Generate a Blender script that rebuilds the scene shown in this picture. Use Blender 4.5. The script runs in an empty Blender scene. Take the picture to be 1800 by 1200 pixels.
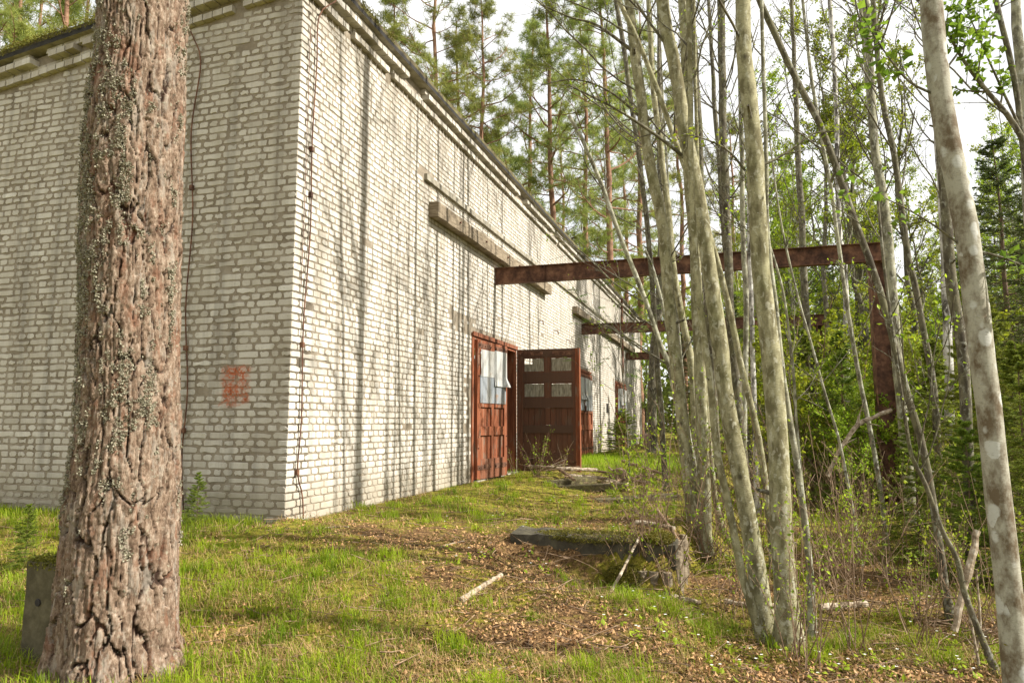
import bpy, math, random
import numpy as np
from mathutils import Vector, Matrix

SC = bpy.context.scene
COL = SC.collection
rad = math.radians

# ------------------------------------------------------------------ camera, light, world
EYE = 0.947
FPX = 1250.0
PITCH = rad(6.48)
cam_d = bpy.data.cameras.new("camera")
cam = bpy.data.objects.new("camera", cam_d)
COL.objects.link(cam)
cam.location = (0, 0, EYE)
cam.rotation_euler = (math.pi / 2 + PITCH, 0, 0)
cam_d.sensor_width = 36.0
cam_d.lens = 36.0 * FPX / 1800.0
cam_d.clip_start = 0.05
cam_d.clip_end = 2000
SC.camera = cam

C0 = np.array([-2.2934, 7.3296, 0.0])          # foot of the near building corner
R = np.array([0.296104, 0.955156, 0.0])        # along the long lit wall, away from the camera
N = np.array([0.955156, -0.296104, 0.0])       # out of the long lit wall
L = -N                                          # along the shaded gable wall
Z = np.array([0.0, 0.0, 1.0])

SUN_EL = rad(40.0)
sh = N * math.cos(rad(2.5)) + R * math.sin(rad(2.5))
SUN_DIR = np.array([sh[0] * math.cos(SUN_EL), sh[1] * math.cos(SUN_EL), math.sin(SUN_EL)])
sun_d = bpy.data.lights.new("sun", 'SUN')
sun = bpy.data.objects.new("sun", sun_d)
COL.objects.link(sun)
sun.rotation_euler = Vector(SUN_DIR).to_track_quat('Z', 'Y').to_euler()
sun_d.energy = 5.0
sun_d.angle = rad(0.7)
sun_d.color = (1.0, 0.945, 0.86)

world = bpy.data.worlds.new("World")
SC.world = world
world.use_nodes = True
wt = world.node_tree
wt.nodes.clear()
w_out = wt.nodes.new('ShaderNodeOutputWorld')
w_bg = wt.nodes.new('ShaderNodeBackground')
w_sky = wt.nodes.new('ShaderNodeTexSky')
w_sky.sky_type = 'NISHITA'
w_sky.sun_disc = False
w_sky.sun_elevation = SUN_EL
w_sky.sun_rotation = math.atan2(sh[0], sh[1])
w_sky.dust_density = 2.0
w_bg.inputs['Strength'].default_value = 0.105
w_mix = wt.nodes.new('ShaderNodeMix')
w_mix.data_type = 'RGBA'
w_noise = wt.nodes.new('ShaderNodeTexNoise')
w_noise.inputs['Scale'].default_value = 2.2
w_noise.inputs['Detail'].default_value = 5.0
w_map = wt.nodes.new('ShaderNodeMapRange')
w_map.inputs['From Min'].default_value = 0.35
w_map.inputs['From Max'].default_value = 0.62
w_map.inputs['To Min'].default_value = 0.62
w_map.inputs['To Max'].default_value = 0.97
w_tc = wt.nodes.new('ShaderNodeTexCoord')
wt.links.new(w_tc.outputs['Generated'], w_noise.inputs['Vector'])
wt.links.new(w_noise.outputs[0], w_map.inputs[0])
wt.links.new(w_map.outputs[0], w_mix.inputs[0])
wt.links.new(w_sky.outputs[0], w_mix.inputs[6])
w_mix.inputs[7].default_value = (6.6, 6.5, 6.3, 1)
wt.links.new(w_mix.outputs[2], w_bg.inputs[0])
wt.links.new(w_bg.outputs[0], w_out.inputs[0])

SC.view_settings.view_transform = 'Standard'
SC.view_settings.look = 'None'
SC.view_settings.exposure = 1.0
SC.view_settings.gamma = 1.0
SC.view_settings.use_curve_mapping = False
SC.cycles.max_bounces = 6
SC.cycles.transparent_max_bounces = 6

# ------------------------------------------------------------------ numeric helpers
O = np.array([0, 0, EYE])


def ray(u, v):
    x = (u - 900) / FPX
    y = -(v - 600) / FPX
    return np.array([x, math.cos(PITCH) - y * math.sin(PITCH), math.sin(PITCH) + y * math.cos(PITCH)])


def aty(u, v, y):
    d = ray(u, v)
    return O + d * (y / d[1])


def hit(u, v, P, n):
    d = ray(u, v)
    return O + d * (np.dot(P - O, n) / np.dot(d, n))


def W(s, n, h):
    return C0 + R * s + N * n + Z * h


def _hash(ix, iy, seed):
    h = (ix.astype(np.int64) * 374761393 + iy.astype(np.int64) * 668265263 + seed * 974711) & 0x7fffffff
    h = ((h ^ (h >> 13)) * 1274126177) & 0x7fffffff
    h = (h ^ (h >> 16)) & 0xffffff
    return h / float(0xffffff)


def vnoise(x, y, seed=0):
    x = np.asarray(x, float); y = np.asarray(y, float)
    ix = np.floor(x); iy = np.floor(y)
    fx = x - ix; fy = y - iy
    fx = fx * fx * (3 - 2 * fx); fy = fy * fy * (3 - 2 * fy)
    a = _hash(ix, iy, seed); b = _hash(ix + 1, iy, seed)
    c = _hash(ix, iy + 1, seed); d = _hash(ix + 1, iy + 1, seed)
    return (a * (1 - fx) + b * fx) * (1 - fy) + (c * (1 - fx) + d * fx) * fy


def fbm(x, y, seed=0, o=4):
    t = 0; a = 0.5; s = 0
    for i in range(o):
        t = t + a * vnoise(x * 2 ** i, y * 2 ** i, seed + i * 7)
        s += a
        a *= 0.5
    return t / s


def sst(a, b, x):
    t = np.clip((x - a) / (b - a), 0, 1)
    return t * t * (3 - 2 * t)


def ground_z(x, y):
    x = np.asarray(x, float); y = np.asarray(y, float)
    dx = x - C0[0]; dy = y - C0[1]
    s = dx * R[0] + dy * R[1]
    n = dx * N[0] + dy * N[1]
    wdt = 3.92 + 0.5 * sst(1.2, 2.2, s) + 0.5 * sst(-0.1, -1.2, s)
    a = 0.85 * sst(0, 1, (n - 3.78) / (wdt - 3.78)) * (1 - 0.5 * sst(8, 14, s))
    b = 0.80 * sst(0.3, -4.5, s)
    wd = sst(-0.1, -1.3, s)
    fa = sst(0, 1, (n - (2.25 - 1.2 * wd)) / (0.2 + 2.2 * wd)); fb = sst(0, 1, (n - (2.5 - 0.9 * wd)) / (0.9 + 1.4 * wd))
    c = (0.56 * sst(0.045, -0.07, s) + 0.20 * sst(0.0, -0.6, s)) * (0.35 * fa + 0.65 * fb) * (1 - 0.6 * wd)
    z = -0.62 * (1 - (1 - a) * (1 - b) * (1 - c))
    wall = np.minimum(np.where(s > 0, np.abs(n), 9), np.where(n < 0, np.abs(s), 9))
    wall = np.where((s > 0) & (n < 0), 0, wall)
    k = sst(0.0, 1.2, wall)
    z = z - 0.10 * sst(0.8, 2.4, n) * sst(-1.0, 0.0, s) * (1 - sst(3.78, 3.95, n))
    z = z + k * ((fbm(x * 0.8, y * 0.8, 3) - 0.5) * 0.10 + (fbm(x * 5, y * 5, 9, 3) - 0.5) * 0.045)
    z = z + 0.035 * np.maximum(n - 12, 0) - 0.02
    z = z - 0.06 * (1 - k)
    return z


def G(u, v):
    d = ray(u, v)
    t = 1.0
    for i in range(4000):
        p = O + d * t
        if p[2] <= ground_z(p[0], p[1]):
            break
        t += 0.01
    return O + d * t


# ------------------------------------------------------------------ mesh helpers
ORG = {}


class MB:
    def __init__(self):
        self.V = []; self.F = []; self.T = []; self.M = []; self.n = 0

    def add(self, V, F, tint=0.5, m=0):
        V = np.asarray(V, float).reshape(-1, 3)
        for f in F:
            f = np.asarray(f, int)
            if f.size:
                self.F.append(f + self.n)
                self.M.append(np.full(len(f), m))
        self.V.append(V)
        self.T.append(np.broadcast_to(np.asarray(tint, float), (len(V),)))
        self.n += len(V)
        return self

    def mesh(self, name, mats, smooth=False, org=None):
        V = np.concatenate(self.V); T = np.concatenate(self.T)
        if org is not None:
            V = V - np.asarray(org)
        me = bpy.data.meshes.new(name)
        me.vertices.add(len(V))
        me.vertices.foreach_set('co', V.astype(np.float32).ravel())
        tot = np.concatenate([np.full(len(f), f.shape[1]) for f in self.F])
        loops = np.concatenate([f.ravel() for f in self.F])
        start = np.concatenate([[0], np.cumsum(tot)[:-1]])
        me.loops.add(len(loops))
        me.polygons.add(len(tot))
        me.loops.foreach_set('vertex_index', loops.astype(np.int32))
        me.polygons.foreach_set('loop_start', start.astype(np.int32))
        me.polygons.foreach_set('loop_total', tot.astype(np.int32))
        me.polygons.foreach_set('material_index', np.concatenate(self.M).astype(np.int32))
        me.polygons.foreach_set('use_smooth', np.full(len(tot), bool(smooth)))
        me.update(calc_edges=True)
        a = me.attributes.new('tint', 'FLOAT', 'POINT')
        a.data.foreach_set('value', T.astype(np.float32))
        for mt in (mats if isinstance(mats, (list, tuple)) else [mats]):
            me.materials.append(mt)
        return me

    def build(self, name, mats, parent=None, smooth=False, org=None, kind=None, label=None):
        if parent is not None and org is None:
            org = ORG.get(parent.name, None)
        me = self.mesh(name, mats, smooth, org)
        o = bpy.data.objects.new(name, me)
        COL.objects.link(o)
        if parent is not None:
            o.parent = parent
            ORG[o.name] = ORG.get(parent.name)
        elif org is not None:
            o.location = org
            ORG[o.name] = np.asarray(org, float)
        if kind: o['kind'] = kind
        if label: o['label'] = label
        return o


def tag(o, label=None, cat=None, group=None, kind=None):
    if label: o['label'] = label
    if cat: o['category'] = cat
    if group: o['group'] = group
    if kind: o['kind'] = kind
    return o


def thing(name, loc, label, cat, group=None):
    o = bpy.data.objects.new(name, None)
    o.empty_display_size = 0.2
    COL.objects.link(o)
    o.location = loc
    ORG[o.name] = np.asarray(loc, float)
    return tag(o, label, cat, group)


def copy_tree(o):
    c = o.copy(); COL.objects.link(c)
    for ch in o.children:
        d = ch.copy(); COL.objects.link(d); d.parent = c
        for g in ch.children:
            e = g.copy(); COL.objects.link(e); e.parent = d
    return c


BOXF = np.array([[0, 3, 2, 1], [4, 5, 6, 7], [0, 1, 5, 4], [1, 2, 6, 5], [2, 3, 7, 6], [3, 0, 4, 7]])


def obox(mb, P, X, Y, Zx, x0, x1, y0, y1, z0, z1, tint=0.5, jit=0.0, m=0, rng=None):
    P = np.asarray(P, float)
    c = np.array([[x0, y0, z0], [x1, y0, z0], [x1, y1, z0], [x0, y1, z0], [x0, y0, z1], [x1, y0, z1], [x1, y1, z1], [x0, y1, z1]], float)
    if jit:
        c = c + (rng or np.random.RandomState(1)).uniform(-jit, jit, c.shape)
    V = P + c[:, :1] * X + c[:, 1:2] * Y + c[:, 2:3] * Zx
    f = BOXF
    if np.dot(np.cross(X, Y), Zx) < 0:
        f = f[:, ::-1]
    mb.add(V, [f], tint, m)
    return mb


def wbox(mb, s0, s1, n0, n1, h0, h1, **k):
    return obox(mb, C0, R, N, Z, s0, s1, n0, n1, h0, h1, **k)


def tubes(P, Rr, sides, cap=False):
    """P (n,k,3), Rr (n,k) -> verts, quads"""
    P = np.asarray(P, float); Rr = np.asarray(Rr, float)
    if P.ndim == 2:
        P = P[None]; Rr = Rr[None]
    n, k, _ = P.shape
    T = np.gradient(P, axis=1)
    T /= np.linalg.norm(T, axis=2, keepdims=True) + 1e-9
    mean = np.abs(T.mean(axis=1)[:, 2])
    ref = np.where(mean[:, None] > 0.6, np.array([[1.0, 0.13, 0]]), np.array([[0, 0.1, 1.0]]))
    ref = np.repeat(ref[:, None, :], k, axis=1)
    U = np.cross(T, ref); U /= np.linalg.norm(U, axis=2, keepdims=True) + 1e-9
    Vv = np.cross(T, U)
    a = np.arange(sides) / sides * 2 * math.pi
    ring = P[:, :, None, :] + Rr[:, :, None, None] * (np.cos(a)[None, None, :, None] * U[:, :, None, :] + np.sin(a)[None, None, :, None] * Vv[:, :, None, :])
    V = ring.reshape(-1, 3)
    i = np.arange(k - 1)[:, None]; j = np.arange(sides)[None, :]
    q = np.stack([i * sides + j, (i + 1) * sides + j, (i + 1) * sides + (j + 1) % sides, i * sides + (j + 1) % sides], axis=-1).reshape(-1, 4)
    F = (q[None] + (np.arange(n) * k * sides)[:, None, None]).reshape(-1, 4)
    out = [F]
    if cap:
        e = np.arange(sides)[None, ::-1] + (np.arange(n) * k * sides)[:, None] + (k - 1) * sides
        out.append(e[:, ::-1])
        out.append(np.arange(sides)[None, ::-1] + (np.arange(n) * k * sides)[:, None])
    return V, out


def smooth_poly(P, m):
    """Catmull-Rom resample of polyline to m points"""
    P = np.asarray(P, float)
    if len(P) == 2:
        t = np.linspace(0, 1, m)[:, None]
        return P[0] * (1 - t) + P[1] * t
    Q = np.vstack([2 * P[0] - P[1], P, 2 * P[-1] - P[-2]])
    d = np.concatenate([[0], np.cumsum(np.linalg.norm(np.diff(P[:, :3], axis=0), axis=1))])
    t = np.linspace(0, d[-1], m)
    out = []
    for x in t:
        i = min(np.searchsorted(d, x, side='right') - 1, len(P) - 2)
        f = (x - d[i]) / (d[i + 1] - d[i] + 1e-9)
        a, b, c, e = Q[i], Q[i + 1], Q[i + 2], Q[i + 3]
        out.append(0.5 * (2 * b + (c - a) * f + (2 * a - 5 * b + 4 * c - e) * f * f + (3 * b - a - 3 * c + e) * f ** 3))
    return np.array(out)


def leaves(rng, P, size, up=0.3, aspect=0.6, bend=0.25):
    """one folded 4-point leaf (2 triangles) per point"""
    n = len(P)
    d = rng.normal(size=(n, 3)); d[:, 2] -= 0.1
    d /= np.linalg.norm(d, axis=1, keepdims=True)
    nn = rng.normal(size=(n, 3)) * (1 - up); nn[:, 2] += up * 2
    w = np.cross(d, nn); w /= np.linalg.norm(w, axis=1, keepdims=True) + 1e-9
    m = np.cross(w, d)
    sz = (size * rng.uniform(0.55, 1.3, n))[:, None]
    a = P; b = P + d * sz * 0.5 + w * sz * aspect * 0.5 - m * sz * bend * 0.4
    c = P + d * sz; e = P + d * sz * 0.5 - w * sz * aspect * 0.5 - m * sz * bend * 0.4
    V = np.stack([a, b, c, e], axis=1).reshape(-1, 3)
    i = np.arange(n)[:, None] * 4
    F = np.concatenate([np.hstack([i, i + 1, i + 2]), np.hstack([i, i + 2, i + 3])])
    return V, [F]


# ------------------------------------------------------------------ material helpers
class NT:
    def __init__(self, name):
        self.m = bpy.data.materials.new(name)
        self.m.use_nodes = True
        self.t = self.m.node_tree
        self.t.nodes.clear()
        self.out = self.t.nodes.new('ShaderNodeOutputMaterial')

    def n(self, typ, ins=None, **props):
        nd = self.t.nodes.new('ShaderNode' + typ)
        for k, v in props.items():
            setattr(nd, k, v)
        for k, v in (ins or {}).items():
            self.set(nd, k, v)
        return nd

    def set(self, nd, k, v):
        if isinstance(v, tuple) and len(v) == 2 and hasattr(v[0], 'outputs'):
            self.t.links.new(v[0].outputs[v[1]], nd.inputs[k])
        elif hasattr(v, 'outputs'):
            self.t.links.new(v.outputs[0], nd.inputs[k])
        else:
            nd.inputs[k].default_value = v

    def noise(self, scale, detail=4, vec=None, dist=0.0, rough=0.55):
        ins = {'Scale': scale, 'Detail': detail, 'Distortion': dist, 'Roughness': rough}
        if vec is not None: ins['Vector'] = vec
        return self.n('TexNoise', ins)

    def ramp(self, fac, stops):
        r = self.n('ValToRGB', {0: fac})
        e = r.color_ramp.elements
        while len(e) < len(stops): e.new(0.5)
        for i, (p, c) in enumerate(stops):
            e[i].position = p
            e[i].color = (c[0], c[1], c[2], 1) if not isinstance(c, (int, float)) else (c, c, c, 1)
        return r

    def mix(self, f, a, b, mode='MIX'):
        nd = self.n('Mix', None, data_type='RGBA', blend_type=mode)
        self.set(nd, 0, f)
        for k, v in ((6, a), (7, b)):
            if isinstance(v, tuple) and len(v) == 3: v = (*v, 1)
            self.set(nd, k, v)
        return (nd, 2)

    def math(self, op, a, b=0.0, clamp=False):
        nd = self.n('Math', {0: a, 1: b}, operation=op)
        nd.use_clamp = clamp
        return nd

    def rng(self, v, a, b, c=0.0, d=1.0):
        return self.n('MapRange', {0: v, 1: a, 2: b, 3: c, 4: d})

    def tint(self):
        return (self.n('Attribute', None, attribute_name='tint'), 2)

    def pos(self):
        return (self.n('NewGeometry'), 0)

    def mapping(self, vec, scale):
        return self.n('Mapping', {0: vec, 'Scale': scale})

    def obj(self):
        return (self.n('TexCoord'), 3)

    def bump(self, h, strength=0.3, dist=0.01):
        return self.n('Bump', {'Height': h, 'Strength': strength, 'Distance': dist})

    def pbr(self, col, rough=0.8, bump=None, metal=0.0, spec=0.3):
        if isinstance(col, tuple) and len(col) == 3: col = (*col, 1)
        p = self.n('BsdfPrincipled', {'Base Color': col, 'Roughness': rough, 'Metallic': metal, 'Specular IOR Level': spec})
        if bump is not None: self.set(p, 'Normal', bump)
        self.t.links.new(p.outputs[0], self.out.inputs[0])
        return self.m

    def leaf(self, col, trans=0.4, rough=0.6, tcol=None):
        d = self.n('BsdfPrincipled', {'Base Color': col, 'Roughness': rough, 'Specular IOR Level': 0.25})
        tr = self.n('BsdfTranslucent', {0: tcol if tcol is not None else col})
        mx = self.n('MixShader', {0: trans, 1: d, 2: tr})
        self.t.links.new(mx.outputs[0], self.out.inputs[0])
        return self.m


def dotp(t, vec, off):
    """coordinate of a world position along a horizontal axis of the building"""
    s = t.n('VectorMath', {0: t.pos(), 1: tuple(C0)}, operation='SUBTRACT')
    d = t.n('VectorMath', {0: s, 1: tuple(vec)}, operation='DOT_PRODUCT')
    return (d, 1)


def paint_patch(t, col):
    """faded orange paint sprayed on a few bricks beside the corner"""
    a = dotp(t, L, 0)
    z = (t.n('SeparateXYZ', {0: t.pos()}), 2)
    fa = t.math('ABSOLUTE', t.math('SUBTRACT', a, 0.66))
    fz = t.math('ABSOLUTE', t.math('SUBTRACT', z, 1.33))
    front = t.rng(dotp(t, R, 0), 0.02, 0.03, 1, 0)
    nz = t.noise(14, 3)
    t.set(nz, 'Vector', t.pos())
    e = t.math('MULTIPLY', t.math('SUBTRACT', nz, 0.5), 0.16)
    m1 = t.rng(t.math('ADD', fa, e), 0.13, 0.20, 1, 0)
    m2 = t.rng(t.math('ADD', fz, e), 0.17, 0.23, 1, 0)
    m = t.math('MULTIPLY', t.math('MULTIPLY', m1, m2), front)
    n2 = t.noise(40, 3); t.set(n2, 'Vector', t.pos())
    n5 = t.noise(9, 2); t.set(n5, 'Vector', t.pos())
    m = t.math('MULTIPLY', m, t.rng(n2, 0.34, 0.56, 0.15, 0.95))
    m = t.math('MULTIPLY', m, t.rng(n5, 0.34, 0.50, 0.2, 1.0))
    return t.mix(m, col, (0.40, 0.11, 0.045))


def m_brick():
    t = NT('silicate_brick')
    p = t.pos()
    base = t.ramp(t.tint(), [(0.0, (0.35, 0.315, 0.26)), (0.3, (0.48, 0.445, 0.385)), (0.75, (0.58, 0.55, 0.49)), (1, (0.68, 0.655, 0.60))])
    n1 = t.noise(9, 5, p)
    c = t.mix(t.rng(n1, 0.35, 0.7, 0, 0.35), (base, 0), (0.42, 0.385, 0.31))
    n2 = t.noise(55, 4, p, rough=0.7)
    c = t.mix(t.rng(n2, 0.55, 0.68, 0, 0.55), c, (0.30, 0.26, 0.20))
    st = t.noise(1.6, 4, t.mapping(p, (3.0, 3.0, 0.5)))
    c = t.mix(t.rng(st, 0.5, 0.72, 0, 0.5), c, (0.31, 0.275, 0.20))
    st2 = t.noise(1.0, 5, t.mapping(p, (5.0, 5.0, 0.22)), rough=0.6)
    c = t.mix(t.rng(st2, 0.52, 0.68, 0, 0.6), c, (0.22, 0.20, 0.17))
    bl = t.noise(2.3, 5, p, rough=0.7)
    c = t.mix(t.rng(bl, 0.6, 0.7, 0, 0.35), c, (0.36, 0.32, 0.25))
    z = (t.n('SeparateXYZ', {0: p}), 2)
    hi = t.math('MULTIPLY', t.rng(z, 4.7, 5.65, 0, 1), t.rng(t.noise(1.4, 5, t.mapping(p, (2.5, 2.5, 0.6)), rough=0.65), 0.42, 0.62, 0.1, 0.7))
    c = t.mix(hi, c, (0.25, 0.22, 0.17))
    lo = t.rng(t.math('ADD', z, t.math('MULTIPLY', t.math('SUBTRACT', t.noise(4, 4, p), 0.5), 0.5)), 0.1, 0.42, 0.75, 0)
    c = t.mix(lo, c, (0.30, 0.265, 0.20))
    c = paint_patch(t, c)
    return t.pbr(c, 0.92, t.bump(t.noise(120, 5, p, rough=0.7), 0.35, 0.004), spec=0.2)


def m_mortar():
    t = NT('lime_mortar')
    p = t.pos()
    n1 = t.noise(5, 6, p, rough=0.65)
    r = t.ramp(n1, [(0.3, (0.17, 0.14, 0.10)), (0.5, (0.255, 0.215, 0.16)), (0.7, (0.35, 0.31, 0.25))])
    st2 = t.noise(1.0, 5, t.mapping(p, (5.0, 5.0, 0.22)), rough=0.6)
    c = t.mix(t.rng(st2, 0.55, 0.72, 0, 0.4), (r, 0), (0.14, 0.125, 0.10))
    c = paint_patch(t, c)
    return t.pbr(c, 0.95, t.bump(t.noise(70, 6, p, rough=0.75), 0.7, 0.008), spec=0.15)


def m_redwood():
    t = NT('red_painted_wood')
    p = t.pos()
    g = t.noise(22, 6, t.mapping(p, (1, 1, 0.06)), rough=0.7)
    r = t.ramp(g, [(0.28, (0.045, 0.017, 0.009)), (0.42, (0.16, 0.045, 0.018)), (0.58, (0.25, 0.080, 0.033)), (0.70, (0.32, 0.16, 0.09))])
    w = t.noise(11, 6, t.mapping(p, (1, 1, 0.22)), rough=0.7)
    c = t.mix(t.rng(w, 0.55, 0.62, 0, 0.75), (r, 0), (0.19, 0.135, 0.095))
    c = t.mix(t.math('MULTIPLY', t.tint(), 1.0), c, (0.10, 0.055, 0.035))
    return t.pbr(c, 0.75, t.bump(g, 0.5, 0.004))


def m_greywood():
    t = NT('weathered_timber')
    p = t.pos()
    s = t.noise(16, 6, t.mapping(p, (0.35, 0.35, 2.2)), rough=0.7)
    r = t.ramp(s, [(0.25, (0.07, 0.052, 0.034)), (0.5, (0.19, 0.15, 0.10)), (0.75, (0.34, 0.285, 0.20))])
    return t.pbr((r, 0), 0.85, t.bump(s, 0.6, 0.01))


def m_sheet():
    t = NT('galvanised_sheet')
    p = t.pos()
    s = t.noise(5, 5, t.mapping(p, (1, 1, 0.25)))
    a = t.ramp(t.tint(), [(0, (0.23, 0.26, 0.29)), (1, (0.50, 0.50, 0.47))])
    c = t.mix(t.rng(s, 0.5, 0.75, 0, 0.6), (a, 0), (0.42, 0.36, 0.25))
    st = t.noise(9, 5, t.mapping(p, (2.5, 2.5, 0.15)))
    c = t.mix(t.rng(st, 0.52, 0.66, 0, 0.75), c, (0.15, 0.14, 0.13))
    rs_ = t.noise(4, 5, p)
    c = t.mix(t.rng(rs_, 0.58, 0.68, 0, 0.6), c, (0.30, 0.17, 0.08))
    return t.pbr(c, 0.55, t.bump(s, 0.4, 0.01), metal=0.25, spec=0.5)


def m_rust():
    t = NT('rusty_steel')
    p = t.pos()
    s = t.noise(6, 6, p, rough=0.7)
    r = t.ramp(s, [(0.35, (0.045, 0.022, 0.014)), (0.5, (0.12, 0.056, 0.034)), (0.65, (0.23, 0.12, 0.07))])
    return t.pbr((r, 0), 0.75, t.bump(t.noise(60, 5, p), 0.4, 0.004), metal=0.1)


def m_simple(name, stops, scale=6, rough=0.9, bs=40, bst=0.5, bd=0.006, mp=None, dist=0.0):
    t = NT(name)
    p = t.obj() if mp == 'obj' else t.pos()
    v = t.mapping(p, mp) if isinstance(mp, tuple) else p
    s = t.noise(scale, 6, v, rough=0.65, dist=dist)
    r = t.ramp(s, stops)
    b = t.noise(bs, 5, v, rough=0.7)
    return t.pbr((r, 0), rough, t.bump(b, bst, bd))


def m_bark(name, base, light, dark, scale=9, spots=0.5, moss=0.3):
    t = NT(name)
    p = t.obj()
    n1 = t.noise(scale, 5, t.mapping(p, (1, 1, 0.45)), rough=0.6)
    c = t.mix(t.rng(n1, 0.42, 0.60), base, dark)
    n2 = t.noise(scale * 1.3, 3, t.mapping(p, (1.3, 1.3, 0.8)))
    t.set(n2, 'Distortion', 0.6)
    c = t.mix(t.rng(n2, 0.56, 0.62, 0, spots), c, light)
    n3 = t.noise(scale * 3.5, 5, t.mapping(p, (0.6, 0.6, 2.6)), rough=0.75)
    c = t.mix(t.rng(n3, 0.54, 0.64, 0, 0.75), c, dark)
    kn = t.n('TexVoronoi', {'Vector': t.mapping(p, (1, 1, 0.8)), 'Scale': 5.0})
    c = t.mix(t.rng((kn, 0), 0.05, 0.14, 0.85, 0), c, (0.05, 0.04, 0.025))
    n4 = t.noise(3, 4, p)
    c = t.mix(t.rng(n4, 0.5, 0.7, 0, moss), c, (0.14, 0.15, 0.05))
    return t.pbr(c, 0.9, t.bump(n3, 0.6, 0.008), spec=0.2)


def m_spotbark(name):
    t = NT(name)
    p = t.obj()
    n1 = t.noise(8, 6, t.mapping(p, (1, 1, 0.6)), rough=0.7)
    c = t.mix(t.rng(n1, 0.44, 0.60), (0.33, 0.315, 0.25), (0.12, 0.09, 0.055))
    v = t.n('TexVoronoi', {'Vector': t.mapping(p, (1, 1, 0.75)), 'Scale': 13.0, 'Randomness': 1.0})
    wob = t.noise(30, 3, p)
    dd = t.math('ADD', (v, 0), t.math('MULTIPLY', t.math('SUBTRACT', wob, 0.5), 0.22))
    sc1 = (t.n('SeparateColor', {0: (v, 1)}), 0)
    gate = t.rng(sc1, 0.45, 0.5, 0, 1)
    m = t.math('MULTIPLY', t.rng(t.math('ADD', dd, t.math('MULTIPLY', t.math('SUBTRACT', 0.8, sc1), 0.5)), 0.30, 0.42, 1, 0), gate)
    c = t.mix(t.math('MULTIPLY', m, 0.85), c, (0.46, 0.46, 0.42))
    n3 = t.noise(60, 4, t.mapping(p, (0.7, 0.7, 2.0)), rough=0.7)
    c = t.mix(t.rng(n3, 0.56, 0.7, 0, 0.5), c, (0.11, 0.09, 0.055))
    return t.pbr(c, 0.88, t.bump(n3, 0.45, 0.006), spec=0.2)


def m_leafmat(name, a, b, trans=0.45, tr=None):
    t = NT(name)
    r = t.ramp(t.tint(), [(0, a), (1, b)])
    oi = (t.n('ObjectInfo'), 5)
    hv = t.n('HueSaturation', {'Hue': t.rng(oi, 0, 1, 0.48, 0.52), 'Saturation': 1.0, 'Value': t.rng(oi, 0, 1, 0.8, 1.2), 'Color': (r, 0)})
    return t.leaf((hv, 0), trans)


def m_ground():
    t = NT('forest_floor')
    p = t.pos()
    g = t.tint()
    lit = t.ramp(t.noise(34, 6, p, rough=0.8), [(0.36, (0.03, 0.018, 0.009)), (0.48, (0.11, 0.062, 0.026)), (0.58, (0.23, 0.14, 0.06)), (0.70, (0.40, 0.27, 0.13))])
    mo = t.ramp(t.noise(14, 6, p, rough=0.8), [(0.36, (0.05, 0.04, 0.010)), (0.46, (0.12, 0.11, 0.012)), (0.54, (0.21, 0.19, 0.018)), (0.66, (0.36, 0.27, 0.07))])
    f = t.rng(t.math('ADD', g, t.math('MULTIPLY', t.math('SUBTRACT', t.noise(9, 6, p, rough=0.7), 0.5), 0.9)), 0.30, 0.48)
    c = t.mix(f, (lit, 0), (mo, 0))
    b = t.noise(60, 6, p, rough=0.8)
    return t.pbr(c, 0.95, t.bump(b, 0.9, 0.02), spec=0.15)


def m_pinebark():
    t = NT('pine_bark')
    p = t.obj()
    g = t.tint()
    n = t.noise(34, 6, t.mapping(p, (1, 1, 0.4)), rough=0.8)
    plate = t.ramp(n, [(0.34, (0.055, 0.034, 0.022)), (0.45, (0.135, 0.090, 0.060)), (0.55, (0.235, 0.17, 0.12)), (0.68, (0.40, 0.325, 0.255))])
    crack = t.ramp(n, [(0.3, (0.018, 0.012, 0.008)), (0.7, (0.055, 0.03, 0.02))])  # inner bark colour, darkened further with the fissures' shade painted in
    c = t.mix(t.rng(g, 0.30, 0.80), (crack, 0), (plate, 0))
    fl = t.noise(11, 4, t.mapping(p, (1, 1, 0.4)))
    c = t.mix(t.rng(fl, 0.54, 0.62, 0, 0.45), c, (0.19, 0.085, 0.048))
    fg = t.noise(17, 5, t.mapping(p, (1, 1, 0.25)), rough=0.7)
    c = t.mix(t.rng(fg, 0.54, 0.60, 0, 0.5), c, (0.30, 0.265, 0.215))
    li = t.noise(38, 5, p, rough=0.7)
    c = t.mix(t.rng(li, 0.60, 0.66, 0, 0.6), c, (0.31, 0.31, 0.23))
    return t.pbr(c, 0.92, t.bump(t.noise(95, 6, t.mapping(p, (1, 1, 0.6)), rough=0.75), 0.8, 0.01), spec=0.15)


BRICK = m_brick(); MORTAR = m_mortar(); REDWOOD = m_redwood(); TIMBER = m_greywood(); BOARD = m_simple('grey_weathered_board', [(0.3, (0.10, 0.085, 0.06)), (0.5, (0.30, 0.27, 0.20)), (0.7, (0.46, 0.43, 0.35))], 9, mp=(4, 4, 0.7))
SHEET = m_sheet(); RUST = m_rust()
CONCRETE = m_simple('old_concrete', [(0.3, (0.16, 0.14, 0.10)), (0.5, (0.27, 0.245, 0.19)), (0.7, (0.36, 0.335, 0.27))], 7)
PLASTER = m_simple('grey_reveal_plaster', [(0.3, (0.22, 0.22, 0.21)), (0.7, (0.36, 0.36, 0.34))], 5)
FELT = m_simple('black_roofing_felt', [(0.3, (0.012, 0.011, 0.01)), (0.7, (0.04, 0.036, 0.03))], 8, 0.85)
DARKIN = m_simple('interior_shade', [(0.3, (0.02, 0.018, 0.015)), (0.7, (0.04, 0.035, 0.03))], 4)  # near-black: shade of the inside and of holes put into the colour
MOSS = m_leafmat('moss', (0.08, 0.085, 0.010), (0.25, 0.23, 0.03), 0.25)
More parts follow.
